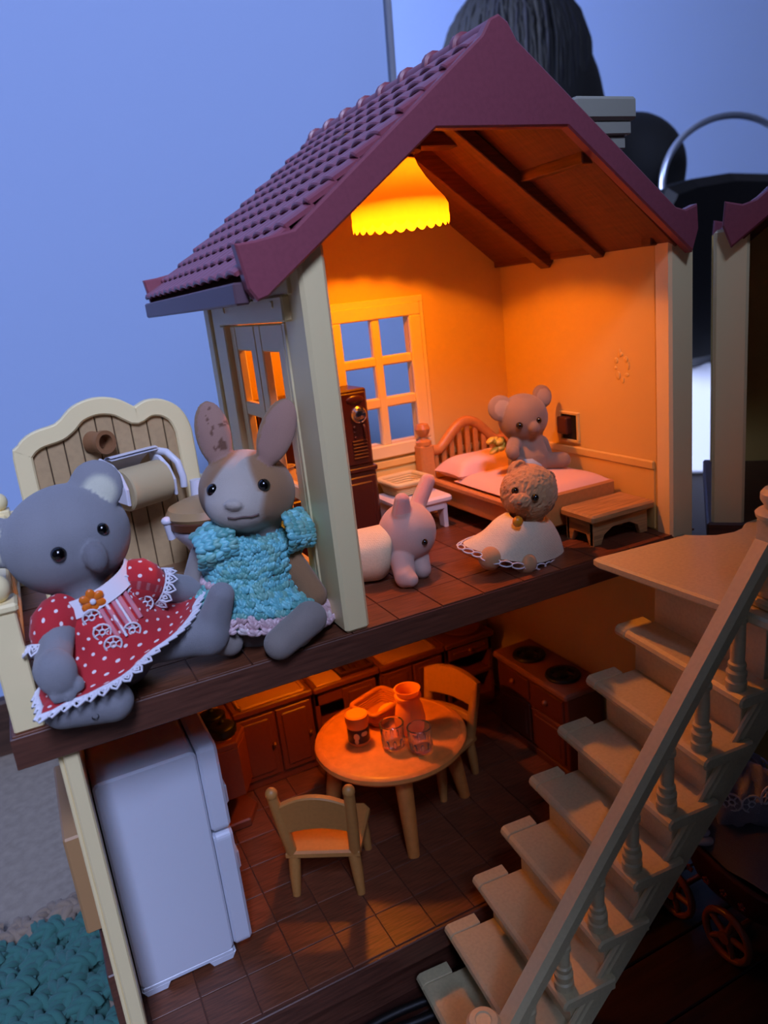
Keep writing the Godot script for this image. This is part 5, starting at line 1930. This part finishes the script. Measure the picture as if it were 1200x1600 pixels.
	var hex := PackedVector2Array([V2(-6.0, 4.2), V2(-1.85, 4.2), V2(-1.85, 1.2), V2(-1.55, 0.4), V2(-2.3, -0.9), V2(-6.0, -0.9)])
	var lay := Basis(V(1, 0, 0), V(0, 0, -1), V(0, 1, 0))
	g = Geo.new(); g.prism(hex, FLOOR + 2.0, -9.9, 0.05, lay)
	g.prism(PackedVector2Array([V2(-6.0, 4.2), V2(-2.3, 4.2), V2(-2.3, 1.4), V2(-6.0, 1.0)]), FLOOR, FLOOR + 2.1, 0.04, lay)
	part(g, "body", mats.kitchen_brown, o)
	g = Geo.new(); g.prism(hex, FLOOR, FLOOR + 0.5, 0.08, lay)
	part(g, "base_shelf", mats.kitchen_brown, o)
	g = Geo.new(); g.prism(hex, -9.95, -9.55, 0.08, lay)
	part(g, "worktop", mats.kitchen_brown, o)
	g = Geo.new(); g.prism(PackedVector2Array([V2(-5.6, 3.8), V2(-2.3, 3.8), V2(-2.2, 1.2), V2(-1.95, 0.45), V2(-2.5, -0.5), V2(-5.6, -0.5)]), -9.58, -9.48, 0.03, lay)
	part(g, "hob_plate", panel, o)
	for q in [V(-2.95, -9.48, -1.55), V(-2.75, -9.48, -0.05)]:
		o = thing("pan", "black pan on the hob, %s" % ("further from the viewer" if q.z < -1 else "nearer the viewer"), "pan", q)
		g = Geo.new()
		g.lathe([V2(0, 0), V2(0.6, 0), V2(0.75, 0.2), V2(0.75, 0.5), V2(0.68, 0.5), V2(0.66, 0.2), V2(0, 0.14)], 22, q)
		part(g, "bowl", mat("black_iron"), o)
		mats.black_iron.albedo_color = Color(0.03, 0.028, 0.03)
		g = Geo.new(); g.ell(q + V(0, 0.5, 0), V(0.68, 0.22, 0.68)); g.ell(q + V(0, 0.78, 0), V(0.16, 0.14, 0.16), Basis(), 10, 7)
		part(g, "lid", mats.black_iron, o)
	# dish rack
	o = thing("dish_rack", "dark wire dish rack on the corner cabinet behind the basket", "rack", V(6.0, -9.55, -2.9))
	g = Geo.new()
	for z in [-3.9, -2.0]: g.rod([V(4.95, -9.3, z), V(7.1, -9.3, z)], 0.12, 8)
	for x in [5.0, 7.05]: g.rod([V(x, -9.3, -3.9), V(x, -9.3, -2.0)], 0.12, 8)
	for k in 5: g.rod([V(5.4 + k * 0.35, -9.4, -3.85), V(5.4 + k * 0.35, -9.0, -3.4), V(5.4 + k * 0.35, -9.4, -2.1)], 0.06, 6)
	g.span(V(4.95, -9.55, -3.9), V(7.1, -9.4, -2.0), 0.04)
	part(g, "frame", mat("rack_dark", Color(0.30, 0.15, 0.10), 0.3, {metal = 0.3}), o)
	g = Geo.new()
	for x in [5.5, 6.4]: g.ell(V(x, -9.1, -3.2), V(0.3, 0.25, 0.3))
	part(g, "cup", mats.rack_dark, o)
	# oval plate
	g = Geo.new()
	var P := V(13.9, -9.55, -2.9)
	g.lathe([V2(0, 0), V2(0.7, 0), V2(1.2, 0.25), V2(1.25, 0.32), V2(1.15, 0.32), V2(0.65, 0.12), V2(0, 0.12)], 28, P)
	single(g, "dish", mat("dish_brown", Color(0.55, 0.28, 0.16), 0.35), "round brown dish on the drawer cabinet at the back of the lower room", "dish", P)
	# stove along the right wall
	o = thing("stove", "dark brown stove with two black burners along the right wall", "stove", V(15.2, FLOOR, 4.2))
	var sv := mat("stove_brown", Color(0.38, 0.18, 0.12), 0.42, {albedo = tex.soft, bump = tex.fine, height = 0.0012, per_cm = 0.5})
	g = Geo.new(); g.span(V(14.1, FLOOR, 0.9), V(16.6, -9.85, 7.5), 0.06)
	g.span(V(14.0, FLOOR, 0.8), V(16.65, FLOOR + 0.5, 7.6), 0.06)
	part(g, "body", sv, o)
	g = Geo.new(); g.span(V(13.85, -9.9, 0.75), V(16.7, -9.5, 7.65), 0.1)
	part(g, "cooktop", mat("cooktop_pink", Color(0.55, 0.34, 0.27), 0.4), o)
	burner(o, V(15.2, -9.5, 2.7)); burner(o, V(15.2, -9.5, 5.8))
	for k in 2:
		g = Geo.new()
		g.span(V(13.98, -14.1, 1.2 + k * 3.1), V(14.15, -11.7, 4.1 + k * 3.1), 0.06)
		g.span(V(13.92, -13.8, 1.5 + k * 3.1), V(14.05, -12.0, 3.8 + k * 3.1), 0.05)
		part(g, "door", sv, o)
		g = Geo.new()
		g.span(V(13.98, -11.4, 1.2 + k * 3.1), V(14.15, -10.1, 4.1 + k * 3.1), 0.06)
		var dr := part(g, "drawer", sv, o)
		g = Geo.new(); g.ell(V(13.88, -10.75, 2.65 + k * 3.1), V(0.16, 0.16, 0.16), Basis(), 12, 8)
		part(g, "knob", mats.dish_brown, dr)

# ---- on the floor around the house

func wheel(o: Node3D, at: Vector3, r: float, m: Material) -> void:
	var g := Geo.new()
	var ring := []
	for k in 36: ring.append(at + V(0, cos(TAU * k / 36) * r * 0.88, sin(TAU * k / 36) * r * 0.88))
	g.rod(ring, r * 0.13, 8, true)
	g.lathe([V2(0, -0.25), V2(0.3, -0.25), V2(0.3, 0.25), V2(0, 0.25)], 14, at, Basis(V(0, 1, 0), V(-1, 0, 0), V(0, 0, 1)))
	for k in 5:
		var a := TAU * k / 5 + 0.3
		g.rod([at, at + V(0, cos(a) * r * 0.85, sin(a) * r * 0.85)], [0.16, 0.13], 7)
	part(g, "wheel", m, o)

func pram() -> void:
	var o := thing("toy_pram", "dark maroon toy pram with brown spoked wheels under the stairs at the right", "pram", V(16, GROUND, 16.6))
	var maroon := mat("pram_maroon", Color(0.24, 0.06, 0.075), 0.4)
	var br := mat("wheel_brown", Color(0.50, 0.26, 0.16), 0.4)
	# a boat shaped tub: rounded ends, open above
	var rows := []
	var inner := []
	for i in 7:
		var s := i / 6.0
		var row := PackedVector3Array()
		var row2 := PackedVector3Array()
		for j in 40:
			var a := TAU * j / 40
			var c := cos(a); var d := sin(a)
			var w := lerpf(0.62, 1.0, pow(s, 0.6))
			var p := V(16.6 + signf(c) * pow(absf(c), 0.6) * 2.05 * w, lerpf(-16.4, -13.9, s), 16.9 + signf(d) * pow(absf(d), 0.6) * 3.2 * w)
			p.y += s * 1.1 * pow(clampf((17.2 - p.z) / 3.4, 0.0, 1.0), 2.0) - s * 0.25 * clampf((p.z - 16) / 3.0, 0, 1)
			row.append(p)
			row2.append(V(16.6 + (p.x - 16.6) * 0.9, p.y, 16.9 + (p.z - 16.9) * 0.93))
		rows.append(row)
		inner.append(row2)
	var g := Geo.new()
	g.grid(rows, true, true)
	g.grid(inner, true)
	g.grid([rows[6], inner[6]], true, true)
	var bot := []
	for p in rows[0]: bot.append(p)
	g.face(bot, V(0, -1, 0))
	var rim := []
	for p in rows[6]: rim.append(p)
	g.rod(rim, 0.16, 7, true)
	part(g, "tub", maroon, o)
	g = Geo.new()
	for k in 4:
		for q in 5:
			var a := TAU * q / 5
			g.ell(V(14.62 - 0.02, -15.2 + cos(a) * 0.13, 15.3 + k * 0.95 + sin(a) * 0.13), V(0.05, 0.09, 0.09), Basis(), 6, 4)
	part(g, "flower_print", mat("pram_pink", Color(0.40, 0.13, 0.15), 0.5), o)
	for q in [V(14.25, -16.9, 17.7), V(14.25, -16.9, 14.6), V(18.9, -16.9, 17.7), V(18.9, -16.9, 14.6)]:
		wheel(o, q, 1.3, br)
	for z in [14.6, 17.7]:
		g = Geo.new(); g.rod([V(14.2, -16.9, z), V(18.95, -16.9, z)], 0.14, 8)
		part(g, "axle", br, o)
	g = Geo.new()
	for k in 3: g.pill(V(14.6, -12.75 - k * 0.32, 15.25 + k * 0.25), V(15.1, -12.75 - k * 0.32, 15.6 + k * 0.25), 0.22, 8)
	part(g, "clasp", mat("clasp_white", Color(0.80, 0.78, 0.80), 0.4), o)
	# blanket
	rows = []
	for i in 15:
		var row := PackedVector3Array()
		for j in 15:
			var u := i / 14.0 * 2 - 1; var w := j / 14.0 * 2 - 1
			var e := (1 - pow(absf(u), 3.0)) * (1 - pow(absf(w), 3.0))
			row.append(V(16.6 + u * 1.85, -14.0 + e * 1.1 + 0.08 * sin(u * 7 + w * 4) + (0.9 if w < 0 else 0.3) * absf(w), 16.9 + w * 2.9))
		rows.append(row)
	g = Geo.new()
	g.grid(rows, false, true)
	single(g, "blanket", wrap_cloth("blanket_grey", Color(0.42, 0.41, 0.45)), "grey blanket filling the toy pram", "blanket", V(16.6, -14.0, 16.9))
	# lace bonnet bundle at the head end
	o = thing("lace_bundle", "crumpled white lace bundle at the head of the toy pram", "cloth", V(17.3, -13.2, 15.6))
	rows = []
	for i in 13:
		var row := PackedVector3Array()
		for j in 32:
			var a := TAU * j / 32; var b := PI * i / 12.0
			var r := 1.0 + 0.10 * sin(a * 5 + b * 3) + 0.07 * sin(a * 9 - b * 6)
			row.append(V(17.3 + sin(b) * cos(a) * 1.7 * r, -11.9 + cos(b) * 1.7 * r, 15.7 + sin(b) * sin(a) * 1.5 * r))
		rows.append(row)
	g = Geo.new()
	g.grid(rows, true, true)
	part(g, "cloth", wrap_cloth("lace_grey", Color(0.60, 0.58, 0.62)), o)
	g = Geo.new()
	for k in 12:
		var a := TAU * k / 12
		rosette(g, V(17.3 + cos(a) * 1.55, -11.2 + 0.3 * sin(a * 2), 15.7 + sin(a) * 1.5), Basis(Vector3.UP, -a + PI / 2), 0.42)
	part(g, "lace_trim", mats.lace_white, o)

func yarn_rug() -> void:
	var g := Geo.new()
	var edge := PackedVector2Array()
	for k in 30: edge.append(V2(-70 + k * (59.4 / 29), 21.9 + 0.05 * (k % 2)))
	edge.append(V2(-10.6, -60)); edge.append(V2(-70, -60))
	g.prism(edge, GROUND - 0.01, GROUND + 0.35, 0.08, Basis(V(1, 0, 0), V(0, 0, -1), V(0, 1, 0)))
	single(g, "mat", mat("mat_beige", Color(0.60, 0.545, 0.475), 0.95, {albedo = tex.mottle, bump = tex.fine, height = 0.02, per_cm = 0.25}), "plain beige mat on the floor to the left of the dollhouse", "mat", V(-40, GROUND, 10))
	var o := thing("crochet_rug", "teal chunky crocheted rug with a beige border in the lower left corner", "rug", V(-14, GROUND + 0.3, 4))
	var strand := func(q: Geo, a: Vector3, b: Vector3, c: Vector3, r: float) -> void:
		# three plies twisted around a bent line
		for ply in 3:
			var pts := []
			for k in 11:
				var s := k / 10.0
				var p: Vector3 = a.lerp(b, s).lerp(b.lerp(c, s), s)
				var d: Vector3 = (b.lerp(c, s) - a.lerp(b, s)).normalized()
				var u := d.cross(Vector3.UP).normalized()
				var w := d.cross(u)
				var t := s * 6.0 + ply * TAU / 3
				pts.append(p + (u * cos(t) + w * sin(t)) * r * 0.5)
			q.rod(pts, r * 0.62, 6)
	var teal := mat("yarn_teal", Color(0.24, 0.46, 0.42), 0.9, {albedo = tex.speck, bump = tex.fine, height = 0.02, per_cm = 0.9, rim = 0.4})
	var beige := mat("yarn_beige", Color(0.60, 0.52, 0.44), 0.9, {albedo = tex.speck, bump = tex.fine, height = 0.02, per_cm = 0.9, rim = 0.4})
	var base := Geo.new()
	base.span(V(-21, GROUND + 0.3, -0.7), V(-10.9, GROUND + 0.6, 10.5), 0.1)
	part(base, "backing", teal, o)
	var tg := Geo.new()
	var bg := Geo.new()
	for i in 9:
		for j in 8:
			var p := V(-20.4 + j * 1.32 + (0.6 if i % 2 else 0.0), GROUND + 0.8, -1.5 + i * 1.38)
			var q := bg if i == 0 else tg
			p += V(rng.randf() - 0.5, (rng.randf() - 0.3) * 0.6, rng.randf() - 0.5) * 0.7
			var h := 0.35 + 0.35 * rng.randf()
			strand.call(q, p + V(-0.65, 0, -0.7), p + V(0.05, h, -0.1), p + V(0.1, 0.05, 0.85), 0.38)
			strand.call(q, p + V(0.7, 0, -0.7), p + V(0.2, h, 0.0), p + V(0.05, 0.05, 0.85), 0.38)
			strand.call(q, p + V(-0.6, 0.1, 0.35), p + V(0.1, h * 1.3, 0.3 * sin(i * 7.0 + j * 3.0)), p + V(0.75, 0.1, 0.3), 0.35)
	part(tg, "yarn_stitches", teal, o).set_meta("kind", "stuff")
	var bp := part(bg, "border_stitches", beige, o, "beige yarn border")
	bp.set_meta("kind", "stuff")
	g = Geo.new()
	for k in 2:
		var pts := []
		for i in 24: pts.append(V(-8 + i * 0.95, GROUND + 0.22, 12.6 + k * 0.55 + 0.25 * sin(i * 0.6 + k)))
		g.rod(pts, 0.2, 8)
	single(g, "cable", mat("cable_black", Color(0.05, 0.03, 0.03), 0.5), "dark twin cable lying on the planks before the lower floor", "cable", V(3, GROUND, 12.9))

# ---- the far part of the room

func person() -> void:
	var o := thing("person", "person with long dark hair seated on the floor far behind the roof, back turned", "person", V(66, GROUND, -62))
	var skin := lin(0.55, 0.38, 0.30)
	var shirt := lin(0.05, 0.06, 0.09)
	var prims := [
		["ell", V(62.5, 37.5, -61), V(7.6, 10.2, 9.2), V(8, 160, 0), 2.0, 0, 1],
		["ell", V(64.5, 35.5, -69.5), V(1.4, 1.9, 1.8), V(0, 160, 0), 1.0, 0, 1],
		["cap", V(63, 30, -60), V(64.5, 23, -60), 5.2, 5.6, 2.0, 1],
		["cap", V(56, 19, -60.5), V(79, 19, -60.5), 6.0, 6.2, 3.0, 2],
		["cap", V(67, 16, -61), V(68, -3, -60), 11.5, 11.0, 4.0, 2],
		["cap", V(68, -4, -60), V(69, -9, -61), 13.0, 9.0, 4.0, 2],
		["cap", V(83, 19, -61), V(85, 4, -64), 5.0, 4.2, 2.0, 2],
		["cap", V(85, 4, -64), V(76, -4, -78), 4.2, 3.2, 1.5, 2],
		["cap", V(55, 18, -61), V(53, 3, -65), 5.0, 4.2, 2.0, 2],
		["cap", V(53, 3, -65), V(60, -4, -78), 4.2, 3.2, 1.5, 2],
		["cap", V(60, -10, -64), V(54, -11, -90), 7.5, 5.5, 3.0, 2],
		["cap", V(77, -10, -64), V(83, -11, -90), 7.5, 5.5, 3.0, 2],
		["cap", V(54, -11, -90), V(72, -14, -98), 5.0, 3.6, 2.0, 2],
		["cap", V(83, -11, -90), V(64, -14.5, -96), 5.0, 3.4, 2.0, 2],
	]
	for s in [-1, 1]:
		var h := V(68.5 + s * 7.0, -5, -80.5)
		prims.append(["ell", h, V(4.0, 1.6, 4.5), V(10, 0, 0), 0.8, 0, 1])
		for f in 4:
			prims.append(["cap", h + V((f - 1.5) * 2.0, 0, -3), h + V((f - 1.5) * 2.1, -1.5, -8.2 + absf(f - 1.3)), 0.95, 0.75, 0.3, 1])
		prims.append(["cap", h + V(-s * 3.4, 0, -0.5), h + V(-s * 6.0, -1, -4), 1.0, 0.8, 0.4, 1])
	var paint := func(p: Vector3, n: Vector3, k: int) -> Color: return skin if k == 1 else shirt
	part(body(prims, 1.1, paint), "body", mat("person_skin", Color.WHITE, 0.8, {vc = true}), o)
	var hair := body([
		["ell", V(62.3, 39.3, -58.8), V(9.6, 10.6, 9.6), V(0, 0, 0), 2.0, 0, 1],
		["cap", V(58, 36, -57), V(60, 20, -55), 6.4, 5.4, 3.0, 1],
		["cap", V(67, 35, -57), V(71, 19, -55), 6.8, 6.0, 3.0, 1],
		["cap", V(63, 33, -56), V(66, 9, -53), 7.0, 5.2, 3.0, 1],
		["cap", V(71, 27, -57), V(80.5, 25.5, -57), 6.0, 7.6, 3.0, 1],
		["cap", V(80.5, 25.5, -57), V(82, 12, -57), 7.6, 5.0, 3.0, 1],
	], 0.9, func(p, n, k): return lin(0.035, 0.033, 0.042))
	for k in 420:
		# locks that run down over the head and the back
		var a := rng.randf() * TAU
		var pts := []
		var w := 0.10 * (rng.randf() - 0.5)
		var far := 1.0 + 0.05 * rng.randf()
		var last := 1.9 + rng.randf() * 0.6
		for i in 8:
			var b := lerpf(0.05, last, i / 7.0)
			pts.append(V(62.3, 39.3, -58.8) + V(sin(b) * cos(a + w * i) * 9.7, cos(b) * 10.7 - maxf(b - 1.55, 0.0) * 9.0, sin(b) * sin(a + w * i) * 9.7) * far)
		var g0 := 0.02 + 0.03 * rng.randf()
		hair.tint = lin(g0, g0, g0 * 1.15)
		hair.rod(pts, [0.1, 0.3, 0.36, 0.36, 0.34, 0.3, 0.22, 0.05], 5)
	hair.tint = Color.WHITE
	part(hair, "hair", mat("hair_dark", Color.WHITE, 0.8, {vc = true}), o, "long dark hair")
	var g := Geo.new()
	g.box(V(95.2, (GROUND - 2.2) / 2.0, -41.5), V(34, -2.2 - GROUND, 22), 0.4, Basis(Vector3.UP, -PI / 4))
	single(g, "storage_box", mat("box_white", Color(0.86, 0.87, 0.90), 0.6), "plain white box behind the gap between the two houses, under the black bag", "box", V(95, GROUND, -41.5))
	var bag := thing("bag", "black bag with a silver hoop handle standing on the white box", "bag", V(84, -2.2, -43))
	g = Geo.new()
	var outl := PackedVector2Array([V2(71.2, 19.5), V2(72.6, 21.4), V2(77, 22.3), V2(84, 22.8), V2(92, 22.4), V2(95.5, 20.5), V2(96.5, 10), V2(96, -1), V2(95, -2.18), V2(73, -2.18), V2(71.4, -1), V2(70.8, 10)])
	g.prism(outl, -48.0, -40.5, 1.2)
	part(g, "body", mat("bag_black", Color(0.02, 0.02, 0.025), 0.4), bag)
	g = Geo.new()
	var arc := []
	for k in 29:
		var a := lerpf(PI * 1.03, -0.03, k / 28.0)
		arc.append(V(86.3 + cos(a) * 13.2, 21.8 + sin(a) * 8.4, -43))
	g.rod(arc, 0.45, 10)
	part(g, "hoop_handle", mat("hoop_silver", Color(0.62, 0.66, 0.74), 0.3, {metal = 0.8}), bag, "silver hoop handle")

func photographer() -> void:
	# kneels just behind the camera and keeps the window light from the right half of the house
	var at := V(14.5, GROUND, 56)
	var o := thing("person", "kneeling person in dark clothes behind the camera, out of the picture", "person", at)
	var list := [
		["ell", V(4, 56, 1), V(7.4, 9.8, 9.0), V(0, 180, 0), 2.0, 0, 1],
		["cap", V(3, 49, 1), V(3, 45, 2), 5.0, 5.4, 2.0, 1],
		["cap", V(-10, 43, 2), V(16, 43, 2), 6.0, 6.0, 3.0, 2],
		["cap", V(2, 38, 2), V(-4, 18, 4), 12.5, 13.0, 4.0, 2],
		["cap", V(-3, 16, 4), V(3, 10, 5), 14.0, 13.0, 4.0, 2],
		["cap", V(-11, 40, 2), V(-20, 27, 0), 5.0, 4.6, 2.0, 2],
		["cap", V(-20, 27, 0), V(-15, 15, -8), 4.6, 3.4, 1.5, 2],
		["cap", V(17, 41, 2), V(21, 27, 0), 5.0, 4.4, 2.0, 2],
		["cap", V(21, 27, 0), V(2, 19, -9), 4.2, 3.0, 1.5, 2],
		["cap", V(-2, 11, 4), V(-1, -12, 0), 8.0, 6.2, 3.0, 2],
		["cap", V(12, 11, 4), V(13, -12, 0), 8.0, 6.2, 3.0, 2],
		["cap", V(-1, -12.4, 0), V(-2, -14, 24), 5.2, 4.0, 2.0, 2],
		["cap", V(13, -12.4, 0), V(13, -14, 24), 5.2, 4.0, 2.0, 2],
	]
	var prims := []
	for q in list:
		var c: Array = q.duplicate()
		c[1] = q[1] + V(at.x - 3, 0, at.z)
		if q[0] == "cap": c[2] = q[2] + V(at.x - 3, 0, at.z)
		if c[1].y > 0.0: c[1].y += 7.0
		if q[0] == "cap" and c[2].y > 0.0: c[2].y += 7.0
		prims.append(c)
	var skin := lin(0.55, 0.38, 0.30)
	var shirt := lin(0.10, 0.09, 0.10)
	part(body(prims, 1.4, func(p, n, k): return skin if k == 1 else shirt), "body", mats.person_skin, o)

func _ready() -> void:
	rng.seed = 7
	view()
	make_textures()
	room()
	dollhouse()
	second_house()
	stairs()
	upper_room()
	balcony()
	lower_room()
	mat("lace_white", Color(0.88, 0.87, 0.90), 0.8, {rim = 0.3})
	koala()
	rabbit()
	baby_rabbit()
	bear()
	baby_koala()
	pram()
	yarn_rug()
	person()
	photographer()
